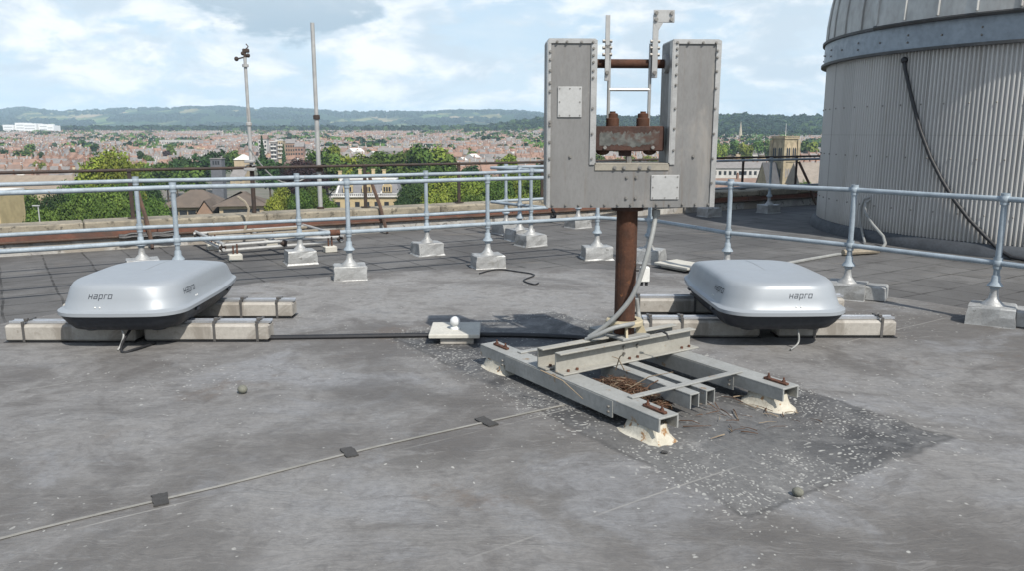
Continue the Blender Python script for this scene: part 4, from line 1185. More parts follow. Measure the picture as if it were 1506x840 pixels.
def gz(X, Y):
    X = np.asarray(X, float); Y = np.asarray(Y, float)
    a_ = X / np.maximum(Y, 30.0); px = A2P(np.clip(a_, -2, 2))
    z = -24 + 26 * smst(Y, 350, 2700) * .95
    nr = interp(px, NEAR_RIDGE) * np.exp(-((Y - 2300) / 420) ** 2)
    z = z + np.maximum(nr, 0)
    fr = interp(px, FAR_RIDGE)
    ris = smst(Y, 3700, 6400)
    fall = 1 - .75 * smst(Y, 6600, 8000)
    z = z + (fr - 2) * (.15 * smst(Y, 3300, 4600) + .85 * ris) * fall * (1 + .10 * wob(X, Y) * smst(Y, 3600, 4800) * (1 - smst(Y, 5900, 6400)))
    z = z + smst(Y, 7200, 8700) * interp(px, BACK_RIDGE) * .72
    return z
def terrain(name, a0, a1, na, ys, m_):
    aa = np.linspace(a0, a1, na); A_, Y_ = np.meshgrid(aa, ys)
    X_ = A_ * np.maximum(Y_, 30); Z_ = gz(X_, Y_)
    Z_ = Z_ + smst(Y_, 3600, 4800) * (2.2 * np.sin(X_ * .031 + Y_ * .013) + 2.0 * np.sin(X_ * .057 - Y_ * .023) + 1.6 * rng.standard_normal(X_.shape)) 
    V = np.stack([X_, Y_, Z_], -1).reshape(-1, 3)
    ny = len(ys); idx = np.arange(ny * na).reshape(ny, na)
    q = np.stack([idx[:-1, :-1], idx[:-1, 1:], idx[1:, 1:], idx[1:, :-1]], -1).reshape(-1, 4)
    o = np_mesh(name, V, q.ravel(), np.arange(len(q)) * 4, np.full(len(q), 4), [m_], None, smooth=True)
    return tag(o, kind='structure')
m, t, b = new_mat('town_ground')
p = t.pos()
n_ = t.noise(p, .012, 6, .6); n2_ = t.noise(p, .05, 5, .6)
cc = t.mix(t.ramp(n_, .42, .58), (.075, .085, .045), (.15, .135, .115))
cc = t.mix(t.ramp(n2_, .45, .62, 0, .7), cc, (.17, .15, .13))
t.put(b.inputs['Base Color'], cc); b.inputs['Roughness'].default_value = .95
m_ground = m
m, t, b = new_mat('hill_fields_and_woods')
p = t.pos(); q_ = t.mapping(p, scale=(1, .30, 0))
wv = t.node('ShaderNodeVectorMath', operation='MULTIPLY_ADD')
t.put(wv.inputs[0], t.noise(q_, .004, 4, .6, 0, out=1)); wv.inputs[1].default_value = (90, 90, 0); t.put(wv.inputs[2], q_)
vor = t.node('ShaderNodeTexVoronoi', feature='F1', distance='MANHATTAN'); t.put(vor.inputs['Vector'], wv.outputs[0]); vor.inputs['Scale'].default_value = .0062
fr_ = t.sep(vor.outputs['Color'])
wood = t.mix(t.ramp(t.noise(q_, .05, 6, .7), .35, .65), (.012, .026, .012), (.036, .060, .024))
field = t.mix(fr_[1], (.075, .13, .04), (.22, .19, .09))
field = t.mix(t.ramp(fr_[2], .7, .8), field, (.27, .21, .13))
sx, sy, sz = t.sep(p)
big_ = t.noise(t.mapping(p, scale=(1, .35, 0)), .00075, 4, .6)
isf = t.math('MULTIPLY', t.math('GREATER_THAN', fr_[0], .40), t.ramp(big_, .45, .51))
edge_ = t.node('ShaderNodeTexVoronoi', feature='F2', distance='MANHATTAN'); t.put(edge_.inputs['Vector'], wv.outputs[0]); edge_.inputs['Scale'].default_value = .0062
hedge = t.math('LESS_THAN', t.math('SUBTRACT', edge_.outputs['Distance'], vor.outputs['Distance']), .10)
isf = t.math('MULTIPLY', isf, t.math('SUBTRACT', 1.0, hedge))
cc = t.mix(isf, wood, field)
# scattered pale farm and village buildings
vs2 = t.voro(t.mapping(p, scale=(1, .35, .001)), .03); vc2 = t.sep(t.voro(t.mapping(p, scale=(1, .35, .001)), .03, 'Color'))[0]
vill = t.math('MULTIPLY', t.math('LESS_THAN', vs2, .16), t.math('MULTIPLY', t.math('LESS_THAN', vc2, .30), t.ramp(t.noise(t.mapping(p, loc=(900, 0, 0)), .0016, 3, .6), .56, .62)))
cc = t.mix(vill, cc, (.50, .46, .42))
t.put(b.inputs['Base Color'], cc); b.inputs['Roughness'].default_value = 1.0; b.inputs['Specular IOR Level'].default_value = .0
m_hill = m
terrain('terrain', -1.0, 1.0, 161, np.concatenate([[-60.0], np.linspace(10, 3700, 150)]), m_ground)
terrain('hills', -1.0, 1.0, 700, np.concatenate([np.linspace(3690, 6900, 130), np.linspace(6950, 9300, 60)]), m_hill)

# ------------------------------------------------------------------ leaves and trees
def leafmat(name, c1, c2, c3):
    m, t, b = new_mat(name)
    oi = t.node('ShaderNodeObjectInfo')
    v = t.node('ShaderNodeVectorMath', operation='ADD'); t.put(v.inputs[0], t.obj()); t.put(v.inputs[1], oi.outputs['Location'])
    n_ = t.noise(v.outputs[0], .45, 4, .6); n2_ = t.noise(v.outputs[0], 1.6, 3, .6)
    c = t.mix(t.ramp(n_, .36, .64), c1, c2)
    c = t.mix(t.ramp(n2_, .5, .75, 0, .7), c, c3)
    hs_ = t.node('ShaderNodeHueSaturation'); t.put(hs_.inputs['Color'], c)
    t.put(hs_.inputs['Value'], t.ramp(oi.outputs['Random'], 0, 1, .75, 1.25, False))
    t.put(hs_.inputs['Hue'], t.ramp(t.math('FRACT', t.math('MULTIPLY', oi.outputs['Random'], 7.3)), 0, 1, .482, .512, False))
    t.put(b.inputs['Base Color'], hs_.outputs[0]); b.inputs['Roughness'].default_value = .75; b.inputs['Specular IOR Level'].default_value = .15
    b.inputs['Subsurface Weight'].default_value = 0
    return m
LM = {'green': leafmat('broad_leaves', (.045, .085, .016), (.085, .135, .026), (.115, .165, .03)),
      'bright': leafmat('yellow_green_leaves', (.105, .145, .022), (.175, .205, .032), (.215, .24, .046)),
      'dark': leafmat('dark_leaves', (.018, .042, .014), (.036, .068, .02), (.05, .09, .026)),
      'copper': leafmat('copper_leaves', (.022, .014, .016), (.040, .022, .022), (.055, .03, .026))}
m_bark = mat('bark', (.075, .058, .042), (.045, .036, .027), .9, 0, 2, bump=.5)
def crown_arrays(seed, h, rx, nleaf, ls, conifer=False):
    r = np.random.default_rng(seed)
    if conifer:
        u = r.random(nleaf) ** .7; z = h * (.12 + .88 * (1 - u) ); rad = rx * u * (0.75 + .25 * np.sin(z * 5)) * np.sqrt(r.uniform(.35, 1, nleaf)); an = r.uniform(0, 2 * PI, nleaf)
        P_ = np.stack([rad * np.cos(an), rad * np.sin(an), z], -1)
        Nn = np.stack([np.cos(an), np.sin(an), np.full(nleaf, .5)], -1)
    else:
        nl = 15; cs = []
        for k in range(nl):
            an = r.uniform(0, 2 * PI); ph = r.uniform(-.5, 1)
            q = .58 * (1 - .25 * abs(ph))
            cs.append((q * rx * math.cos(an) * r.uniform(.5, 1.1), q * rx * math.sin(an) * r.uniform(.5, 1.1), h * (.60 + .25 * ph), rx * r.uniform(.30, .50)))
        cs.append((0, 0, h * .62, rx * .55))
        cs = np.array(cs)
        w_ = cs[:, 3] ** 2; pick = r.choice(len(cs), nleaf, p=w_ / w_.sum())
        d_ = r.standard_normal((nleaf, 3)); d_ /= np.linalg.norm(d_, axis=1)[:, None]
        rad = cs[pick, 3] * (r.uniform(.55, 1.05, nleaf) ** .5) * (1 + .12 * r.standard_normal(nleaf))
        P_ = cs[pick, :3] + d_ * rad[:, None] * np.array([1, 1, .85])
        Nn = d_ + np.array([0, 0, .35])
        keep = P_[:, 2] > h * .16; P_ = P_[keep]; Nn = Nn[keep]
    n = len(P_)
    Nn = Nn + r.standard_normal((n, 3)) * .55; Nn /= np.linalg.norm(Nn, axis=1)[:, None]
    up = r.standard_normal((n, 3)); T1 = np.cross(Nn, up); T1 /= np.linalg.norm(T1, axis=1)[:, None]; T2 = np.cross(Nn, T1)
    s_ = ls * r.uniform(.6, 1.4, n)[:, None]
    V = np.stack([P_ - T1 * s_, P_ + T2 * s_ * .8 - Nn * s_ * .2, P_ + T1 * s_, P_ - T2 * s_ * .8 - Nn * s_ * .2], 1).reshape(-1, 3)
    return V, n
CROWN = {}
def crown_mesh(key, seed, h, rx, nleaf, ls, m_, conifer=False):
    V, n = crown_arrays(seed, h, rx, nleaf, ls, conifer)
    o = np_mesh('crown', V, np.arange(4 * n), np.arange(n) * 4, np.full(n, 4), [m_], None)
    me = o.data; bpy.data.objects.remove(o); return me
def trunk_mesh(h, rx):
    mb = MB(); r_ = h * .022
    mb.tube([(0, 0, -.8), (0, 0, h * .2), (.1, .05, h * .45), (.05, .1, h * .75)], [r_ * 1.4, r_, r_ * .7, r_ * .25], 8)
    for k in range(5):
        an = k * 1.3 + .4; mb.tube([(0, 0, h * (.24 + .05 * k)), (rx * .4 * math.cos(an), rx * .4 * math.sin(an), h * (.46 + .05 * k)), (rx * .75 * math.cos(an), rx * .75 * math.sin(an), h * (.58 + .05 * k))], [r_ * .6, r_ * .4, r_ * .12], 6)
    o = mb.build('trunk', m_bark); me = o.data; bpy.data.objects.remove(o); return me
TR = trunk_mesh(14, 5.5)
for kind_ in LM:
    for v_ in range(3):
        CROWN[(kind_, 'hi', v_)] = crown_mesh(None, 40 + v_, 14, 5.5, 9500, .215, LM[kind_])
        CROWN[(kind_, 'mid', v_)] = crown_mesh(None, 60 + v_, 14, 5.5, 1500, .52, LM[kind_])
        CROWN[(kind_, 'lo', v_)] = crown_mesh(None, 80 + v_, 14, 5.5, 420, .95, LM[kind_])
CROWN[('dark', 'con', 0)] = crown_mesh(None, 99, 14, 3.4, 1500, .5, LM['dark'], True)
tree_boxes = []
def tree(px, ytop, Y, wpx, kind_, label, cat='tree', group=None, lod=None, v_=None, con=False):
    q_ = at(px, ytop + 8, Y); X = q_.x
    zt = at(px, ytop, Y).z; g = float(gz(X, Y)); h = max(4.0, zt - g); w_ = wpx / 1170 * Y
    o = empty('pine_tree' if con else 'tree', (X, Y, g), random.uniform(0, 6.28), label, cat, group)
    lod = lod or ('hi' if Y < 260 else 'mid' if Y < 600 else 'lo')
    me = CROWN[('dark', 'con', 0)] if con else CROWN[(kind_, lod, random.randrange(3) if v_ is None else v_)]
    c = bpy.data.objects.new('crown', me); col.objects.link(c); c.parent = o
    rw = w_ / 2 / (3.4 if con else 5.3); c.scale = (rw, rw, h / 14.0 * (1.0 if con else 1 / .97))
    tk = bpy.data.objects.new('trunk', TR); col.objects.link(tk); tk.parent = o; tk.scale = (rw, rw, h / 14.0)
    tree_boxes.append((px, ytop, wpx / 2, Y))
    return o
random.seed(21)
# trees one can point at
tree(146, 212, 175, 92, 'bright', 'large yellow-green tree rising above the rails beside the left brown brace', v_=0)
tree(172, 228, 172, 70, 'bright', 'lower yellow-green shoulder tree just right of the large yellow-green tree', v_=1)
tree(452, 232, 230, 62, 'copper', 'wide dark copper-leaved tree behind the tall plain pole', v_=1)
tree(432, 234, 236, 50, 'copper', 'smaller dark copper-leaved tree between the two masts', v_=2)
tree(745, 222, 330, 42, 'bright', 'single rounded light green tree left of the U-shaped housing, above the iron rail', v_=2)
tree(385, 200, 520, 17, 'dark', 'tall narrow dark conifer beside the white flats near the weather mast', con=True)
tree(417, 212, 500, 12, 'dark', 'small dark conifer in front of the grey flats between the masts', con=True)
tree(1190, 262, 200, 34, 'green', 'green bush-like tree at the foot of the stone church tower', v_=0)
G1 = 'trees in the park beyond the parapet'; L1 = 'leafy green tree in the dense park belt beyond the parapet'
G2 = 'trees below the left part of the railing'; L2 = 'green tree in the clump below the left part of the railing'
G3 = 'trees scattered among the far houses'; L3 = 'small round tree scattered among the far brick houses'
for (px, yt, Y, w_, k_) in ((20, 285, 150, 60, 'green'), (48, 276, 150, 54, 'green'), (78, 282, 140, 56, 'dark'), (105, 262, 160, 60, 'green'), (130, 268, 145, 60, 'green'), (160, 270, 150, 64, 'green'), (188, 262, 165, 50, 'green'), (212, 258, 190, 52, 'dark'), (232, 284, 150, 48, 'green'), (205, 290, 140, 46, 'green'), (110, 290, 125, 70, 'green'), (60, 300, 120, 60, 'green'), (165, 296, 128, 60, 'green')):
    tree(px, yt, Y, w_, k_, L2, group=G2)
for (px, yt, Y, w_, k_) in ((404, 282, 150, 40, 'bright'), (416, 268, 165, 44, 'bright'), (440, 276, 160, 46, 'green'), (466, 270, 168, 44, 'green'), (484, 284, 150, 40, 'green'), (395, 232, 300, 44, 'dark'), (420, 240, 280, 46, 'dark'), (470, 218, 330, 44, 'green'), (488, 208, 360, 34, 'bright'), (500, 222, 330, 50, 'green'), (520, 226, 330, 48, 'bright'), (545, 228, 320, 50, 'green'), (568, 224, 330, 50, 'green'), (592, 221, 330, 48, 'green'), (615, 216, 320, 52, 'green'), (640, 219, 330, 54, 'bright'), (655, 224, 330, 46, 'green'), (480, 240, 280, 60, 'green'), (540, 240, 280, 60, 'green'), (600, 242, 270, 64, 'green'), (650, 240, 285, 60, 'green'),
        (606, 262, 190, 56, 'dark'), (630, 258, 195, 60, 'green'), (655, 256, 190, 64, 'bright'), (684, 258, 185, 60, 'bright'), (712, 256, 190, 60, 'green'), (735, 258, 185, 56, 'green'), (760, 254, 190, 56, 'bright'), (786, 256, 185, 56, 'green'), (812, 254, 190, 60, 'green'), (840, 250, 200, 60, 'green'), (700, 252, 240, 70, 'green'), (770, 248, 250, 70, 'green'), (590, 278, 170, 40, 'dark'), (640, 280, 165, 60, 'bright'), (700, 282, 165, 60, 'green'), (760, 280, 165, 60, 'bright'), (800, 236, 320, 36, 'dark'), (690, 244, 320, 34, 'dark')):
    tree(px, yt, Y, w_, k_, L1, group=G1)
for (px, yt, Y, w_, k_) in ((270, 232, 330, 40, 'dark'), (298, 226, 340, 46, 'dark'), (318, 220, 350, 40, 'dark'), (258, 236, 320, 30, 'dark'), (244, 240, 300, 40, 'green'), (340, 222, 420, 26, 'green'), (352, 228, 400, 20, 'bright'), (226, 240, 300, 36, 'green'), (282, 244, 290, 50, 'green'), (205, 240, 300, 36, 'bright')):
    tree(px, yt, Y, w_, k_, 'dark round tree in the row behind the grey chimney block and brown hipped roofs', group='trees behind the brown hipped roofs')
for (px, yt, Y, w_, k_) in ((5, 218, 650, 16, 'dark'), (45, 210, 700, 20, 'green'), (34, 220, 600, 30, 'green'), (60, 221, 580, 12, 'dark'), (108, 206, 900, 11, 'dark'), (108, 217, 650, 14, 'dark'), (138, 210, 700, 14, 'dark'), (208, 222, 520, 14, 'dark'), (180, 216, 800, 10, 'green'), (252, 212, 620, 14, 'green'), (245, 220, 600, 14, 'copper'), (58, 237, 420, 20, 'bright'), (262, 205, 1000, 10, 'green'), (284, 206, 1000, 12, 'green'), (310, 200, 1500, 10, 'dark')):
    tree(px, yt, Y, w_, k_, L3, group=G3)
for (px, yt, Y, w_, k_) in ((1052, 206, 620, 18, 'bright'), (1064, 209, 600, 22, 'green'), (1080, 207, 640, 20, 'green'), (1095, 210, 620, 24, 'bright'), (1116, 206, 700, 18, 'green'), (1060, 213, 560, 22, 'bright'), (1098, 214, 560, 22, 'bright'), (1182, 206, 700, 20, 'green'), (1196, 207, 690, 20, 'bright'), (1130, 206, 700, 14, 'green')):
    tree(px, yt, Y, w_, k_, 'light green tree in the row in front of the wooded rise, near the church tower', group='trees near the church tower')
for (px, yt, Y, w_, k_) in ((880, 226, 420, 26, 'green'), (925, 228, 420, 22, 'green'), (960, 230, 420, 20, 'bright'), (905, 234, 360, 30, 'green')):
    tree(px, yt, Y, w_, k_, 'green tree seen below the rusty counterweight through the U-shaped housing', group='trees seen through the housing')
for k in range(95):
    Y = random.uniform(480, 1500); px = random.uniform(-60, 1240)
    h_ = random.uniform(6, 12); g = float(gz((px - 753) / 1167 * Y, Y)); yt = proj((px - 753) / 1167 * Y, Y, g + h_)[1]
    tree(px, yt, Y, random.uniform(7, 13) * 1170 / Y, random.choice(('dark', 'green', 'green', 'bright')), L3, group=G3)

# far belt of woods and the wooded rise: one mass
def scatter_woods(name, pts, hs_, rs_, nper, ls, mats_, label):
    V = []; mi = []
    r = np.random.default_rng(5)
    n = len(pts)
    d_ = r.standard_normal((n, nper, 3)); d_[..., 2] = np.abs(d_[..., 2]) - .25; d_ /= np.linalg.norm(d_, axis=2)[..., None]
    C_ = np.array(pts)[:, None, :] + np.stack([np.zeros(n), np.zeros(n), np.array(hs_) * .5], -1)[:, None, :]
    rad = np.stack([np.array(rs_), np.array(rs_), np.array(hs_) * .5], -1)[:, None, :]
    P_ = C_ + d_ * rad * r.uniform(.8, 1.1, (n, nper, 1))
    Nn = d_ + r.standard_normal((n, nper, 3)) * .4; Nn /= np.linalg.norm(Nn, axis=2)[..., None]
    up = r.standard_normal((n, nper, 3)); T1 = np.cross(Nn, up); T1 /= np.linalg.norm(T1, axis=2)[..., None]; T2 = np.cross(Nn, T1)
    s_ = (np.array(rs_)[:, None, None] * ls) * r.uniform(.7, 1.3, (n, nper, 1))
    V = np.stack([P_ - T1 * s_, P_ + T2 * s_, P_ + T1 * s_, P_ - T2 * s_], 2).reshape(-1, 3)
    nf = n * nper; mi = np.repeat(r.choice(len(mats_), n), nper)
    o = np_mesh(name, V, np.arange(4 * nf), np.arange(nf) * 4, np.full(nf, 4), mats_, mi)
    return tag(o, label, 'woods', kind='stuff')
pts = []; hs_ = []; rs_ = []
def addw(px, Y, h_, r_):
    X = (px - 753) / 1165 * Y; pts.append((X, Y, float(gz(X, Y)))); hs_.append(h_); rs_.append(r_)
for k in range(2800):       # belt behind the houses
    Y = random.uniform(2200, 2800); px = random.uniform(-350, 1500)
    if random.random() < .12 and px < 700: continue
    addw(px, Y, random.uniform(12, 24), random.uniform(7, 13))
for k in range(420):
    px = random.choice((random.uniform(150, 200), random.uniform(190, 470), random.uniform(-100, 30), random.uniform(560, 800))); addw(px, random.uniform(2250, 2500), random.uniform(12, 21), random.uniform(8, 12))
for k in range(5200):       # the wooded rise on the right
    px = random.uniform(690, 1500); Y = random.uniform(1900, 2500)
    if random.random() < .12: continue
    addw(px, Y, random.uniform(9, 18), random.uniform(7, 13))
for k in range(3800):
    px = random.uniform(800, 1500); Y = random.uniform(1480, 2100)
    if math.sin(px * .05 + Y * .004) + math.sin(Y * .011 + 1) > .9: continue
    addw(px, Y, random.uniform(8, 15), random.uniform(5, 10))
for k in range(1200):
    px = random.uniform(-400, 760); Y = random.uniform(2900, 3700); addw(px, Y, random.uniform(9, 15), random.uniform(8, 14))
m_far = leafmat('far_leaves', (.010, .024, .012), (.018, .038, .017), (.028, .052, .022))  # leaf colour darkened: cloud shadow over the wooded rise is painted into it
m_far2 = leafmat('far_leaves_lighter', (.035, .062, .018), (.05, .085, .024), (.06, .10, .03))
scatter_woods('far_woods', pts, hs_, rs_, 26, .55, [m_far, m_far, m_far, m_far, m_far2], 'long belt of dark woods behind the brick houses and on the rise')
pts = []; hs_ = []; rs_ = []
for k in range(7500):       # garden trees among the houses, past counting
    Y = random.uniform(800, 2450); px = random.uniform(-350, 1500)
    if math.sin(px * .021 + Y * .0031) + math.sin(px * .047 - Y * .0057 + 1) + .5 * math.sin(Y * .017) < .05: continue
    addw(px, Y, random.uniform(6, 13), random.uniform(4, 8))
scatter_woods('garden_trees', pts, hs_, rs_, 30, .5, [m_far, m_far2, LM['green']], 'countless small garden trees between the far brick houses')
# woods on the crest of the hills so that the skyline is not a clean line
pts = []; hs_ = []; rs_ = []
for k in range(5200):
    px = random.uniform(-500, 1600); Y = random.uniform(5600, 6750); 
    cl = math.sin(px * .043) + math.sin(px * .017 + 2) + .6 * math.sin(px * .11)
    if cl < -.5 and random.random() < .8: continue
    addw(px, Y, random.uniform(9, 16), random.uniform(10, 18))
for k in range(3500):
    px = random.uniform(-500, 900); Y = random.uniform(3900, 5600)
    cl = math.sin(px * .031 + Y * .004) + math.sin(px * .013 - Y * .006 + 2)
    if cl < .1: continue
    addw(px, Y, random.uniform(8, 14), random.uniform(10, 20))
scatter_woods('hill_woods', pts, hs_, rs_, 14, .75, [m_far], 'dark woods along the crest and flanks of the far hills')

# ------------------------------------------------------------------ houses
def flat(name, c, r_=.9, c2=None, sc_=.6):
    m, t, b = new_mat(name); p = t.obj()
    n_ = t.noise(p, sc_, 4, .65)
    t.put(b.inputs['Base Color'], t.mix(t.ramp(n_, .3, .7), c, c2 or tuple(x * .78 for x in c)))
    b.inputs['Roughness'].default_value = r_; b.inputs['Specular IOR Level'].default_value = .25
    return m
HMAT = {'brick': flat('red_brick', (.30, .185, .14)), 'brick2': flat('brown_brick', (.30, .205, .15)), 'render': flat('white_render', (.52, .50, .47)), 'buff': flat('buff_stone', (.42, .34, .23)),
        'slate': flat('slate_roof', (.23, .215, .205)), 'tile': flat('red_tile_roof', (.29, .185, .14)), 'tile2': flat('brown_tile_roof', (.22, .155, .125)), 'pan': flat('dark_window', (.03, .034, .04), .3), 'trim': flat('white_trim', (.62, .61, .58)), 'pot': flat('chimney_pot', (.33, .15, .09))}
def house_mb(hw, hd, eh, rh, chim=True, win=True):
    """gabled terraced house; slots 0 wall 1 roof 2 window 3 trim 4 pot"""
    mb = MB(); x, y = hw / 2, hd / 2
    mb.add([(-x, -y, 0), (x, -y, 0), (x, y, 0), (-x, y, 0), (-x, -y, eh), (x, -y, eh), (x, y, eh), (-x, y, eh), (-x, 0, rh), (x, 0, rh)],
           [(0, 1, 5, 4), (2, 3, 7, 6), (1, 2, 6, 9, 5), (3, 0, 4, 8, 7)], 0)
    e_ = .35; k = (rh - eh) / y * e_
    for sg in (-1, 1):
        mb.add([(-x - .04, sg * (y + e_), eh - k), (x + .04, sg * (y + e_), eh - k), (x + .04, 0, rh + .02), (-x - .04, 0, rh + .02), (-x - .04, sg * (y + e_), eh - k + .14), (x + .04, sg * (y + e_), eh - k + .14), (x + .04, 0, rh + .18), (-x - .04, 0, rh + .18)],
               [(4, 5, 6, 7), (0, 1, 5, 4), (0, 4, 7, 3), (1, 2, 6, 5), (3, 2, 1, 0)], 1)
    if chim:
        mb.box((x - .35, 0, rh + .55), (.6, 1.3, 2.0), 0)
        for q in (-.4, 0, .4): mb.box((x - .35, q, rh + 1.8), (.22, .22, .55), 4)
    if win:
        for sg in (-1, 1):
            for (wx, wz, ww, wh) in ((-x * .5, eh * .26, 1.3, 1.5), (-x * .45, eh * .74, 1.2, 1.4), (x * .45, eh * .74, 1.1, 1.4)):
                mb.box((wx, sg * (y + .02), wz), (ww + .24, .10, wh + .24), 3); mb.box((wx, sg * (y + .05), wz), (ww, .10, wh), 2)
            mb.box((x * .5, sg * (y + .03), 1.1), (1.0, .10, 2.2), 2)
    return mb
def house_mesh(*a_, mats_):
    o = house_mb(*a_).build('terraced_house', mats_); me = o.data; bpy.data.objects.remove(o); return me
combos = [('brick', 'slate'), ('brick', 'tile2'), ('brick2', 'slate'), ('render', 'slate'), ('brick', 'tile'), ('buff', 'slate'), ('render', 'tile2'), ('brick2', 'tile')]
HW_, HD_, EH_, RH_ = 7.2, 9.4, 5.4, 8.7
HM = {}
for c_ in combos:
    HM[c_] = [house_mesh(HW_, HD_, EH_, RH_, mats_=[HMAT[c_[0]], HMAT[c_[1]], HMAT['pan'], HMAT['trim'], HMAT['pot']])]
# layout: districts with their own street angle
cand = []
rngh = np.random.default_rng(3)
def district(px0, px1, Y0, Y1, ang, rowgap, seed):
    r = np.random.default_rng(seed)
    ca, sa = math.cos(ang), math.sin(ang)
    cx_, cy_ = ((px0 + px1) / 2 - 753) / 1165 * (Y0 + Y1) / 2, (Y0 + Y1) / 2
    ext = max((px1 - px0) / 1165 * Y1, (Y1 - Y0)) * .8 + 60
    v = -ext
    while v < ext:
        u = -ext + r.uniform(0, 20); run = 0; kind_ = r.integers(0, 6); gap = r.integers(8, 22)
        off = r.uniform(-1, 1)
        while u < ext:
            X = cx_ + u * ca - v * sa; Y = cy_ + u * sa + v * ca
            if Y > Y0 and Y < Y1:
                px = 753 + 1165 * X / Y
                if px0 <= px < px1: cand.append((X, Y, ang, kind_ if r.random() < .75 else r.integers(0, 8), px))
            u += HW_ + .02; run += 1
            if run > gap: u += r.uniform(6, 16); run = 0; gap = r.integers(8, 22); kind_ = r.integers(0, 8)
        v += rowgap * r.uniform(.85, 1.15)
for i, (a0, a1) in enumerate(((-160, 60), (60, 200), (200, 330), (330, 470), (470, 640), (640, 800), (800, 960), (960, 1120), (1120, 1330))):
    district(a0, a1, 330 if i < 3 else 360, 900, (.15, -.35, .25, -.1, .3, -.15, .1, -.05, .2)[i], 28, 100 + i)
    district(a0, a1, 900, 1600 if i < 6 else 1450, (-.25, .2, -.1, .35, -.2, .05, -.3, .12, -.1)[i], 29, 200 + i)
    if i < 6: district(a0, a1, 1600, 2330, (.1, -.2, .3, -.1, .12, -.25, .2, -.1, .1)[i], 31, 300 + i)
PARK = [(225, 345, 200, 400), (375, 850, 100, 420), (470, 665, 300, 520), (1040, 1140, 540, 720), (300, 420, 420, 560)]
vis = []; rest = []
taken = [(540, 200, 30), (1150, 280, 30), (1085, 350, 45), (325, 150, 60), (262, 1000, 45), (412, 560, 40), (350, 420, 30), (640, 600, 50), (50, 250, 70)]
for (X, Y, ang, kd, px) in cand:
    if any(a0 < px < a1 and y0 < Y < y1 for a0, a1, y0, y1 in PARK): continue
    if any(math.hypot(X - (a0 - 753) / 1165 * y0, Y - y0) < rr_ for a0, y0, rr_ in taken): continue
    g = float(gz(X, Y)); pyr = proj(X, Y, g + 7)[1]
    hid = any(abs(px - bx) < bw * .8 and bt + 4 < pyr and by < Y for bx, bt, bw, by in tree_boxes)
    limit = 322 - px * .038
    seen = (-5 < px < 1215) and not hid and pyr < limit and not (806 < px < 870) and not (985 < px < 1050)
    (vis if seen and len(vis) < 100000 else rest).append((X, Y, g, ang, kd))
vis.sort(key=lambda h: h[1])
keep = vis[:290]; rest += vis[290:]
LH = {0: ('red brick terraced house with slate roof in the near streets beyond the park', 'brick houses with slate roofs'), 1: ('red brick terraced house with brown tiled roof in the near streets', 'brick houses with brown roofs'), 2: ('brown brick terraced house with slate roof in the near streets', 'brown brick houses'),
      3: ('white rendered terraced house with slate roof in the near streets', 'white houses with slate roofs'), 4: ('red brick terraced house with bright red tiled roof in the near streets', 'brick houses with red roofs'), 5: ('buff stone terraced house with slate roof in the near streets', 'buff stone houses'), 6: ('white rendered terraced house with brown tiled roof in the near streets', 'white houses with brown roofs'), 7: ('brown brick terraced house with red tiled roof in the near streets', 'brown brick houses with red roofs')}
for (X, Y, g, ang, kd) in keep:
    kd = int(kd); o = bpy.data.objects.new('terraced_house', HM[combos[kd]][0]); col.objects.link(o)
    o.location = (X, Y, g - .2); o.rotation_euler = (0, 0, ang); o.scale = (1, 1, 1)
    tag(o, LH[kd][0], 'house', LH[kd][1])
# the rest of the town as one mass
tmp = house_mb(HW_, HD_, EH_, RH_, True, False)
TV = np.array(tmp.v); TF = tmp.f; TM = np.array(tmp.m)
allm = ['brick', 'brick2', 'render', 'buff', 'slate', 'tile', 'tile2', 'pot']
H_ = np.array([(h[0], h[1], h[2] - .2, h[3], h[4]) for h in rest])
nh = len(H_); ca, sa = np.cos(H_[:, 3]), np.sin(H_[:, 3])
sc_h = rngh.uniform(.85, 1.25, nh); sx_h = np.where(rngh.random(nh) < .05, rngh.uniform(2.5, 6, nh), 1.0); sy_h = np.where(sx_h > 1.1, rngh.uniform(1.0, 2.0, nh), 1.0)
V = np.empty((nh, len(TV), 3)); 
V[:, :, 0] = H_[:, 0, None] + TV[None, :, 0] * (ca * sx_h)[:, None] - TV[None, :, 1] * (sa * sy_h)[:, None]
V[:, :, 1] = H_[:, 1, None] + TV[None, :, 0] * (sa * sx_h)[:, None] + TV[None, :, 1] * (ca * sy_h)[:, None]
V[:, :, 2] = H_[:, 2, None] + TV[None, :, 2] * sc_h[:, None]
fl = np.concatenate([np.array(f) for f in TF]); ft = np.array([len(f) for f in TF])
loops = (fl[None, :] + (np.arange(nh) * len(TV))[:, None]).ravel()
tot = np.tile(ft, nh); st_ = np.concatenate([[0], np.cumsum(tot)[:-1]])
H_[:, 4] = np.where(sx_h > 1.1, np.where(rngh.random(nh) < .5, 3, 5), H_[:, 4])
wall_i = np.array([allm.index(combos[int(k)][0]) for k in H_[:, 4]]); roof_i = np.array([allm.index(combos[int(k)][1]) for k in H_[:, 4]])
MI = np.where(TM[None, :] == 0, wall_i[:, None], np.where(TM[None, :] == 1, roof_i[:, None], allm.index('pot')))
o = np_mesh('distant_houses', V.reshape(-1, 3), loops, st_, tot, [HMAT[k] for k in allm], MI.ravel())
tag(o, 'countless far terraced houses in red brick filling the plain', 'houses', kind='stuff')
print('houses individual', len(keep), 'mass', nh, 'visible total', len(vis), 'nearest/farthest', keep[0][1], keep[-1][1])

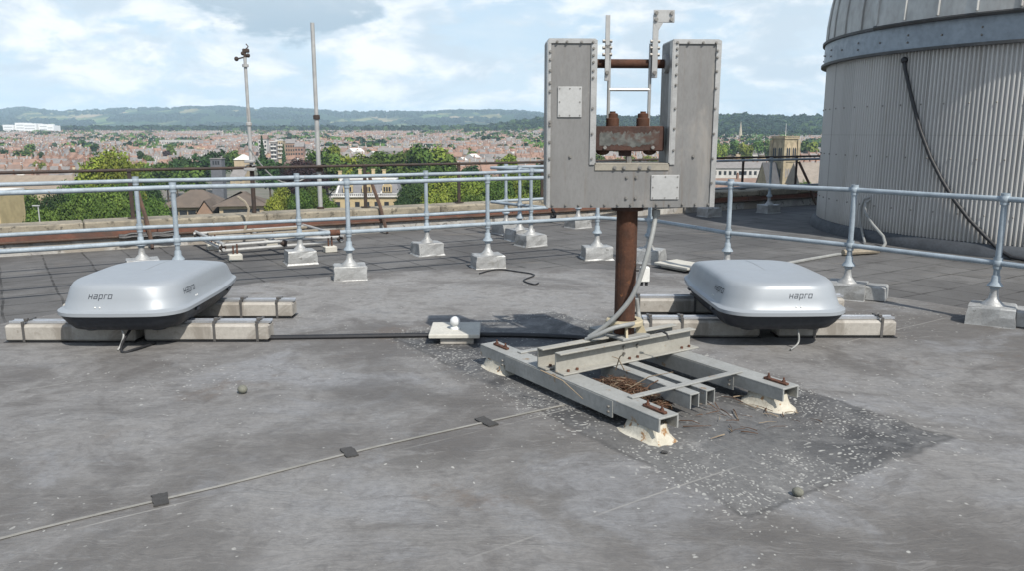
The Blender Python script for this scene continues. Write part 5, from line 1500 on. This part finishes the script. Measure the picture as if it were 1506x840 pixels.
# ------------------------------------------------------------------ landmark buildings
def spot(px, Y): return ((px - 753) / (1178 if Y < 330 else 1188) * Y, Y)
def bld(name, px, Y, rz, label, cat='building', group=None):
    X, Y = spot(px, Y); g = float(gz(X, Y)) - .3
    return empty(name, (X, Y, g), rz, label, cat, group), g
def zat(px, py, Y): return at(px, py, Y).z
def windows(o, w_, d_, rows_, ncol, z0, dz, ww, wh, m_='pan', face=-1, x0=None):
    for r_ in range(rows_):
        for c_ in range(ncol):
            x = -w_ / 2 + (c_ + .5) * w_ / ncol
            mb = MB(); mb.box((x, face * (d_ / 2 + .02), z0 + r_ * dz), (ww, .12, wh), 0); mb.build('window', HMAT[m_], o)
def gable_roof(w_, d_, z0, h_, ov=.4, hip=0.0):
    mb = MB(); x, y = w_ / 2 + ov, d_ / 2 + ov
    mb.add([(-x, -y, z0), (x, -y, z0), (x, y, z0), (-x, y, z0), (-x + hip, 0, z0 + h_), (x - hip, 0, z0 + h_)], [(0, 1, 5, 4), (2, 3, 4, 5), (1, 2, 5), (3, 0, 4), (3, 2, 1, 0)], 0)
    return mb
HW_MAT = flat('bright_white_cladding', (.80, .80, .79))
# white hospital blocks far left
o, g = bld('hospital', 50, 2080, -.02, 'long white stepped hospital block on the far left, below the hills')
T_ = zat(50, 182, 2080) - g
for i, (px, wpx, yt) in enumerate(((20, 15, 184), (36, 15, 181), (52, 18, 182), (70, 14, 183), (82, 10, 185))):
    X, _ = spot(px, 2080); mb = MB(); h_ = zat(px, yt - 1, 2080) - g
    mb.box((X - o.location.x, (i % 2) * 6, h_ / 2), (wpx / 1170 * 2080, 30, h_), 0); wg = mb.build('wing', HW_MAT, o)
    mb = MB()
    for r_ in range(4): mb.box((X - o.location.x, (i % 2) * 6 - 15.05, h_ - 6 - r_ * 7), (wpx / 1170 * 2080 - 6, .3, 1.8), 0)
    mb.build('window_band', flat('pale_window_band_%d' % i, (.36, .37, .38)), wg)
# long white building in the town
o, g = bld('white_building', 262, 950, .03, 'long low white building with flat roof among the houses, left of the weather mast')
h_ = zat(262, 206, 950) - g; w_ = 46 / 1170 * 950
mb = MB(); mb.box((0, 0, h_ / 2), (w_, 14, h_), 0); mb.build('wall', HMAT['render'], o); mb = MB(); mb.box((0, 0, h_ + .3), (w_ + .8, 14.8, .6), 0); mb.build('roof', HMAT['trim'], o)
windows(o, w_, 14, 2, 14, h_ - 6.2, 3.6, 1.3, 1.5)
# flats between the masts
for (px, wpx, yt, wm, lb, nm, rows_, nc, Yb) in ((404, 9, 208, 'slate', 'grey flats with balcony bands and flat roof beside the tall conifer', 'apartment_block', 4, 2, 600), (413, 10, 206, 'buff', 'pale yellow flats with flat roof between the two masts', 'apartment_block', 4, 3, 605), (428, 13, 210, 'brick2', 'brown brick block with slate roof right of the pale yellow flats', 'brick_block', 3, 4, 620), (441, 12, 215, 'brick', 'red brick block with gabled roof next to the tall plain pole', 'brick_block', 3, 3, 600),
        (388, 12, 204, 'render', 'white gabled block just right of the weather mast', 'white_block', 3, 3, 640)):
    o, g = bld(nm, px, Yb, .1, lb); h_ = zat(px, yt, Yb) - g; w_ = wpx / 1170 * Yb
    mb = MB(); mb.box((0, 0, h_ / 2), (w_, 10, h_), 0); mb.build('wall', HMAT[wm], o)
    windows(o, w_, 10, rows_, nc, h_ - 2.2 - (rows_ - 1) * 3, 3, w_ / nc * .55, 1.5, 'pan')
    if nm == 'apartment_block':
        mb = MB(); mb.box((0, 0, h_ + .25), (w_ + .6, 10.6, .5), 0); mb.build('roof', HMAT['trim'], o)
        for r_ in range(rows_): mb = MB(); mb.box((0, -5.5, h_ - 3.2 - r_ * 3), (w_ * .8, 1.0, .9), 0); mb.build('balcony', HMAT['trim'], o)
    else: gable_roof(w_, 10, h_, 3.2).build('roof', HMAT['slate' if nm != 'white_block' else 'tile2'], o)
# cream hall with pale pediment
o, g = bld('cream_hall', 357, 400, .12, 'cream hall with a grey pediment roof just left of the weather mast'); h_ = zat(357, 234, 400) - g; w_ = 22 / 1170 * 400
mb = MB(); mb.box((0, 0, h_ / 2), (w_, 9, h_), 0); mb.build('wall', HMAT['buff'], o)
mb = gable_roof(9, w_, h_, 2.6, .4, 2.5); rf = mb.build('roof', HMAT['trim'], o); rf.rotation_euler.z = PI / 2
# grey block chimney
o, g = bld('grey_plant_tower', 322, 260, .05, 'square dark grey chimney-like block standing above the brown hipped roofs'); h_ = zat(322, 233, 260) - g; w_ = 16 / 1170 * 260
mb = MB(); mb.box((0, 0, h_ / 2), (w_, w_, h_), 0); mb.build('wall', flat('grey_lead', (.13, .135, .15)), o); mb = MB(); mb.box((0, 0, h_ + .1), (w_ + .4, w_ + .4, .25), 0); mb.build('cap', HMAT['slate'], o)
mb = MB()
for q in (-.8, 0, .8): mb.box((q, -w_ / 2 - .03, h_ - 1.2), (.5, .08, 1.2), 0)
mb.build('louvre', HMAT['pan'], o)
# brown hipped-roof school
m_brt = flat('brown_plain_tile', (.135, .108, .088), .95, (.10, .082, .068), .5)
o, g = bld('hipped_school', 322, 165, .10, 'large brown hipped roofs over buff walls close below the parapet near the weather mast')
for i, (px, yr, ye, wpx, hip, Yb, rz) in enumerate(((292, 278, 304, 76, 5, 168, 0), (352, 281, 303, 68, 6, 160, .1))):
    X, _ = spot(px, Yb); w_ = wpx / 1170 * Yb; ze = zat(px, ye, Yb - 5) - g; zr = zat(px, yr, Yb) - g
    L = Matrix.Translation((X - o.location.x, Yb - o.location.y, 0)) @ Matrix.Rotation(rz, 4, 'Z')
    mb = MB(); mb.box((0, 0, ze / 2), (w_ - 1, 9, ze), 0, M=L); wl_ = mb.build('wall', HMAT['buff'], o)
    mb = gable_roof(w_, 9, ze, zr - ze, .8, hip); mb.build('roof', m_brt, o, L)
    mb = MB(); 
    for q in range(5): mb.box((-w_ / 2 + 2 + q * (w_ - 4) / 4, -4.55, ze - 1.3), (1.5, .12, 1.3), 0, M=L)
    mb.build('window_row', HMAT['pan'], wl_)
mb = MB(); mb.add([(-3.0, -7.2, 0), (.6, -7.2, 0), (.6, -3, 0), (-3.0, -3, 0), (-3.0, -7.2, 10), (.6, -7.2, 10), (.6, -3, 10), (-3.0, -3, 10), (-1.2, -7.2, 12.6), (-1.2, -1, 12.6)], [(0, 1, 5, 8, 4), (1, 2, 6, 5), (3, 0, 4, 7)], 0); mb.build('gable_bay', HMAT['brick2'], o)
mb = MB(); mb.add([(-3.3, -7.5, 9.8), (.9, -7.5, 9.8), (-1.2, -7.5, 12.9), (-3.3, -1, 9.8), (.9, -1, 9.8), (-1.2, -1, 12.9)], [(0, 2, 5, 3), (2, 1, 4, 5)], 0); mb.build('gable_roof', m_brt, o)
# stone mansion with dormers
m_st = flat('yellow_stone', (.46, .37, .22), .9, (.38, .30, .18), .8)
m_ld = flat('grey_mansard_slate', (.19, .19, .20), .8, (.15, .15, .16), .7)
o, g = bld('stone_mansion', 543, 200, .04, 'yellow stone mansion with grey mansard roof and three dormers below the railing')
w_ = 97 / 1170 * 200; ze = zat(543, 288, 196) - g; zr = zat(543, 263, 200) - g
mb = MB(); mb.box((0, 0, ze / 2), (w_, 10, ze), 0); mb.build('wall', m_st, o)
mb = MB(); mb.box((0, -5.2, ze + .05), (w_ + .6, .5, .35), 0)
for k in range(34): mb.box((-w_ / 2 + .2 + k * (w_ - .4) / 33, -5.25, ze + .45), (.14, .2, .5), 0)
mb.box((0, -5.25, ze + .75), (w_ + .4, .35, .14), 0); mb.build('balustrade', HMAT['trim'], o)
mb = MB(); x, y = w_ / 2 - .2, 4.6; zi = ze + .3
mb.add([(-x, -y, zi), (x, -y, zi), (x, y, zi), (-x, y, zi), (-x + 1.2, -y + 2, zr), (x - 1.2, -y + 2, zr), (x - 1.2, y - 2, zr), (-x + 1.2, y - 2, zr)], [(0, 1, 5, 4), (1, 2, 6, 5), (2, 3, 7, 6), (3, 0, 4, 7), (4, 5, 6, 7)], 0); mb.build('roof', m_ld, o)
mb = MB(); mb.box((0, 0, zr + .12), (w_ - 2.6, 5.4, .22), 0)
for q in (-x + .6, -x * .05, x * .42): mb.add([(q - .22, -y + .05, zi + .3), (q + .22, -y + .05, zi + .3), (q + 1.2, -y + 2.05, zr + .1), (q + .8, -y + 2.05, zr + .1), (q - .22, -y - .1, zi + .3), (q + .22, -y - .1, zi + .3), (q + 1.2, -y + 1.9, zr + .1), (q + .8, -y + 1.9, zr + .1)], [(4, 5, 6, 7), (0, 4, 7, 3), (1, 2, 6, 5)], 0)
mb.build('lead_ridge', HMAT['trim'], o)
for q in (-4.6, 0, 4.9):
    mb = MB(); z_ = zi + .7
    mb.add([(q - 1.15, -y - .15, z_), (q + 1.15, -y - .15, z_), (q + 1.15, -y - .15, z_ + 1.5), (q, -y - .15, z_ + 2.5), (q - 1.15, -y - .15, z_ + 1.5), (q - 1.15, -y + 2, z_), (q + 1.15, -y + 2, z_), (q + 1.15, -y + 2, z_ + 1.5), (q, -y + 2, z_ + 2.5), (q - 1.15, -y + 2, z_ + 1.5)], [(0, 1, 2, 3, 4), (0, 4, 9, 5), (1, 6, 7, 2), (2, 7, 8, 3), (4, 3, 8, 9)], 0)
    dmr = mb.build('dormer', m_st, o)
    for k in (-1, 0, 1): mb = MB(); mb.box((q + k * .62, -y - .17, z_ + .75), (.42, .1, 1.1), 0); mb.build('window', HMAT['pan'], dmr)
for q, zz_ in ((-7.4, 2.4), (-2.4, 3.0), (.9, 3.0), (3.6, 2.8)):
    mb = MB(); mb.box((q, 1.5, zr + zz_ * .4 - .8), (.8, .6, zz_ * .8 + 1.4), 0); mb.box((q, 1.5, zr + zz_ * .8), (1.0, .8, .2), 0); mb.build('chimney', m_st, o)
windows(o, w_, 10, 1, 7, ze - 2.3, 3, 1.1, 2.0)
# church with square stone tower
m_ch = flat('church_stone', (.34, .285, .19), .95, (.24, .20, .135), .7)
YC = 280; o, g = bld('church_tower', 1151, YC, R(25), 'square stone church tower with twin belfry openings and a flagpole, left of the corrugated tower', 'church')
S_ = 6.1; th = zat(1153, 203, YC) - g
mb = MB(); mb.box((0, 0, th / 2), (S_, S_, th), 0); mb.box((0, 0, th - 7.7), (S_ + .5, S_ + .5, .4), 0); mb.box((0, 0, th - 15), (S_ + .5, S_ + .5, .4), 0); mb.box((0, 0, th + .05), (S_ + .7, S_ + .7, .5), 0)
for sx_ in (-1, 1):
    for sy_ in (-1, 1): mb.box((sx_ * S_ / 2, sy_ * S_ / 2, (th - .5) / 2), (1.1, 1.1, th - .5), 0)
mb.build('tower', m_ch, o)
mb = MB()
for k in range(4):
    T = Matrix.Rotation(k * PI / 2, 4, 'Z')
    mb.box((0, -S_ / 2 - .1, th + .7), (S_ + .6, .4, .25), 0, M=T)
    for q in np.linspace(-S_ / 2, S_ / 2, 9): mb.box((q, -S_ / 2 - .1, th + .5), (.25, .3, .5), 0, M=T)
mb.build('parapet', m_ch, o)
def lancet(cx_, zb, w2, h2, y_, T, m_, name):
    pol = [(cx_ - w2, zb), (cx_ + w2, zb), (cx_ + w2, zb + h2), (cx_ + w2 * .5, zb + h2 + w2 * 1.2), (cx_, zb + h2 + w2 * 1.7), (cx_ - w2 * .5, zb + h2 + w2 * 1.2), (cx_ - w2, zb + h2)]
    mb = MB(); n = len(pol); mb.add([(x, y_, z) for x, z in pol] + [(x, y_ + .1, z) for x, z in pol], [tuple(range(n))] + [(k, (k + 1) % n, n + (k + 1) % n, n + k) for k in range(n)], 0, False, T)
    return mb.build(name, m_, o)
for k in (0, 3):
    T = Matrix.Rotation(k * PI / 2, 4, 'Z')
    for q in (-1.35, 1.35):
        lancet(q, th - 7.0, 1.12, 4.0, -S_ / 2 - .16, T, HMAT['buff'], 'belfry_arch')
        for q2 in (-.45, .45): lancet(q + q2, th - 6.8, .33, 3.2, -S_ / 2 - .22, T, HMAT['pan'], 'belfry_opening')
    for q in (-1.8, -.6, .6, 1.8): lancet(q, th - 13.2, .42, 2.4, -S_ / 2 - .10, T, HMAT['pan' if k else 'slate'], 'blind_arch')
mb = MB(); mb.tube([(0, 0, th), (0, 0, th + zat(1153, 181, YC) - zat(1153, 203, YC))], [.12, .05], 8); mb.build('flagpole', HMAT['trim'], o)
# nave roof to the left of the tower
hn = zat(1120, 238, YC) - g
mb = MB(); mb.add([(-9.5, -3.3, 0), (-3.4, -3.3, 0), (-3.4, 3.3, 0), (-9.5, 3.3, 0), (-9.5, -3.3, hn * .42), (-3.4, -3.3, hn * .42), (-3.4, 3.3, hn * .42), (-9.5, 3.3, hn * .42)], [(0, 1, 5, 4), (3, 0, 4, 7), (2, 3, 7, 6)], 0)
mb.add([(-9.52, -3.3, hn * .42), (-9.52, 3.3, hn * .42), (-9.52, 0, hn)], [(0, 1, 2)], 0); mb.build('nave', m_ch, o)
mb = MB(); mb.add([(-9.7, -3.7, hn * .39), (-3.4, -3.7, hn * .39), (-3.4, 0, hn + .1), (-9.7, 0, hn + .1), (-9.7, 3.7, hn * .39), (-3.4, 3.7, hn * .39)], [(0, 1, 2, 3), (3, 2, 5, 4)], 0); mb.build('nave_roof', flat('dark_slate', (.085, .085, .09)), o)
# spire church farther off
o, g = bld('church_spire', 1088, 1350, .3, 'slender pale stone church spire rising in front of the dark wooded rise', 'church')
zt = zat(1088, 178, 1350) - g; zb = zat(1088, 199, 1350) - g
mb = MB(); mb.box((0, 0, zb / 2), (6.5, 6.5, zb), 0); mb.build('tower', m_ch, o)
mb = MB(); mb.lathe([(3.2, zb), (.15, zt), (.001, zt)], 8); mb.build('spire', flat('pale_spire_stone', (.42, .37, .28)), o)
mb = gable_roof(26, 10, zb * .55, 6); rf = mb.build('nave_roof', HMAT['slate'], o); rf.location.x = -8
mb = MB(); mb.box((-8, 0, zb * .27), (25, 9, zb * .54), 0); mb.build('nave', m_ch, o)
# two dark spires
o, g = bld('twin_spire_church', 653, 1050, .1, 'dark red church with two short pointed spires above the park trees', 'church')
for dx_, yt in ((-4.2, 210), (4.2, 208)):
    zt = zat(653, yt, 1050) - g; mb = MB(); mb.box((dx_, 0, zt * .3), (3.4, 3.4, zt * .6), 0); tw2 = mb.build('tower', flat('dark_red_stone', (.10, .06, .05)), o)
    mb = MB(); mb.lathe([(2.1, zt * .6), (.05, zt)], 8, c=(dx_, 0, 0)); mb.build('spire', flat('dark_spire', (.075, .055, .055)), tw2)
mb = MB(); mb.box((0, 8, 4), (8, 14, 8), 0); mb.build('nave', HMAT['brick2'], o); rf = gable_roof(14, 8, 8, 5).build('nave_roof', HMAT['slate'], o); rf.rotation_euler.z = PI / 2; rf.location.y = 8
# white three-storey building right
o, g = bld('white_offices', 1082, 350, -.03, 'long white building with rows of dark windows and grey roof left of the church tower')
w_ = 86 / 1170 * 350; h_ = zat(1082, 246, 350) - g
mb = MB(); mb.box((0, 0, h_ / 2), (w_, 12, h_), 0); mb.build('wall', HMAT['render'], o); gable_roof(w_, 12, h_, 2.4, .5, 2).build('roof', HMAT['slate'], o)
windows(o, w_, 12, 3, 12, h_ - 8, 3.0, 1.1, 1.6)
# big plain roof right of the church
o, g = bld('brown_roof_hall', 1212, 230, -.05, 'large plain pale-brown pitched roof between the church tower and the corrugated tower')
h_ = zat(1200, 272, 228) - g; w_ = 17
mb = MB(); mb.box((0, 0, h_ / 2), (w_, 14, h_), 0); mb.build('wall', HMAT['brick2'], o); gable_roof(w_, 14, h_, zat(1200, 238, 232) - g - h_, .4, 0).build('roof', flat('pale_brown_roof', (.26, .225, .19)), o)
# grey roofs in front of the offices
for px, Yb, lb in ((1066, 290, 'red brick house with chimneys in front of the long white building, farther left'), (1100, 300, 'red brick house with brown roof between the long white building and the church')):
    o, g = bld('brick_house', px, Yb, .1, lb, 'house'); k_ = (zat(px, 262, Yb) - g) / 8.6
    h0 = house_mb(10, 8, 5.6 * k_, 8.6 * k_); h0.build('house_body', [HMAT['brick'], HMAT['tile2'], HMAT['pan'], HMAT['trim'], HMAT['pot']], o)
# sheds
for px, yt, wpx, Yb, wm, rz, lb in ((522, 217, 22, 640, 'render', .9, 'white gabled shed left of the dark-roofed shed beyond the park trees'), (552, 222, 16, 560, 'render', .9, 'small white gable end in front of the dark-roofed shed'), (574, 216, 36, 640, 'slate', .1, 'long shed with dark grey roof beyond the park trees'), (618, 217, 24, 700, 'render', .1, 'low white flat building right of the dark-roofed shed'), (695, 226, 16, 560, 'render', .9, 'white gable end house left of the single rounded light green tree'), (680, 231, 8, 540, 'render', .8, 'small white gabled house below the two dark spires'), (722, 232, 16, 520, 'render', .1, 'low white block just left of the single rounded light green tree')):
    o, g = bld('shed', px, Yb, rz, lb); h_ = zat(px, yt + 5, Yb) - g; w_ = wpx / 1170 * Yb
    mb = MB(); mb.box((0, 0, h_ / 2), (w_, 9, h_), 0); mb.add([(-w_ / 2 - .02, -4.5, h_), (-w_ / 2 - .02, 4.5, h_), (-w_ / 2 - .02, 0, h_ + 2.6)], [(0, 1, 2)], 0); mb.build('wall', HMAT[wm], o)
    gable_roof(w_, 9, h_, 2.5, -.02).build('roof', HMAT['slate' if wm != 'render' or rz < .5 else 'trim'], o)
# beige tower, far tower block, yellow corner building, tan roof
o, g = bld('beige_tower', 517, 1500, .3, 'square beige stone tower among the far houses right of the tall plain pole'); h_ = zat(517, 199, 1500) - g
mb = MB(); mb.box((0, 0, h_ / 2), (10, 10, h_), 0); mb.build('wall', HMAT['buff'], o); mb = MB(); mb.box((0, 0, h_ + .8), (11, 11, 1.6), 0); mb.build('crown', HMAT['buff'], o)
o, g = bld('tower_block', 884, 2500, .3, 'pale distant tower block seen through the U-shaped housing left of the counterweight'); h_ = zat(884, 173, 2500) - g
mb = MB(); mb.box((0, 0, h_ / 2), (18, 14, h_), 0); mb.build('wall', flat('pale_block', (.42, .43, .45)), o)
mb = MB()
for q in (-6, 0, 6): mb.box((q, -7.1, h_ / 2), (2.2, .3, h_ - 4), 0)
mb.build('window_column', HMAT['pan'], o); mb = MB(); mb.box((0, 0, h_ + 1), (6, 6, 2), 0); mb.build('lift_house', HMAT['trim'], o)
o, g = bld('yellow_building', 4, 128, .1, 'yellow brick building corner with windows at the far left below the railing'); h_ = zat(4, 283, 125) - g
mb = MB(); mb.box((-2, 0, h_ / 2), (6.0, 8, h_), 0); mb.build('wall', flat('yellow_brick', (.50, .40, .22)), o); mb = MB(); mb.box((-2, 0, h_ + .15), (6.3, 8.3, .3), 0); mb.build('roof', HMAT['trim'], o)
for q in (-2.4, -.4):
    for r_ in (0, 1): mb = MB(); mb.box((q, -4.02, h_ - 1.6 - r_ * 2.6), (1.1, .12, 1.5), 0); mb.build('window', HMAT['pan'], o)
o, g = bld('tan_roof_hall', 45, 250, .0, 'wide low hall with a tan roof on the far left behind the rails'); h_ = zat(45, 276, 246) - g; w_ = 150 / 1170 * 250
mb = MB(); mb.box((0, 0, h_ / 2), (w_, 16, h_), 0); mb.build('wall', HMAT['buff'], o); gable_roof(w_, 16, h_, zat(45, 257, 250) - g - h_, .3, 3).build('roof', flat('tan_roof', (.27, .22, .17)), o)
# street lamp
p_ = at(56, 303, 100); g = float(gz(p_.x, 100))
o = empty('street_lamp', (p_.x, 100, g), 0, 'grey street lamp standing in front of the green trees on the far left', 'street lamp')
mb = MB(); mb.tube([(0, 0, 0), (0, 0, p_.z - g)], [.11, .07], 8); mb.build('post', M['galv'], o)
mb = MB(); mb.box((-.25, 0, p_.z - g + .08), (.9, .3, .16), 0, bev=.04); mb.build('lantern', M['galv'], o)

# ------------------------------------------------------------------ air between here and the hills
mb = MB(); mb.box((0, 4800, 119), (20000, 10000, 290), 0)
m = bpy.data.materials.new('haze_air'); m.use_nodes = True; nt = m.node_tree; nt.nodes.clear()
out = nt.nodes.new('ShaderNodeOutputMaterial'); pv_ = nt.nodes.new('ShaderNodeVolumePrincipled')
pv_.inputs['Color'].default_value = (.62, .82, 1.0, 1); pv_.inputs['Density'].default_value = .000095; pv_.inputs['Anisotropy'].default_value = -.25
nt.links.new(pv_.outputs[0], out.inputs['Volume'])
hz = mb.build('haze', m); tag(hz, 'pale summer haze over the town and hills', 'haze', kind='stuff')
hz.visible_shadow = True
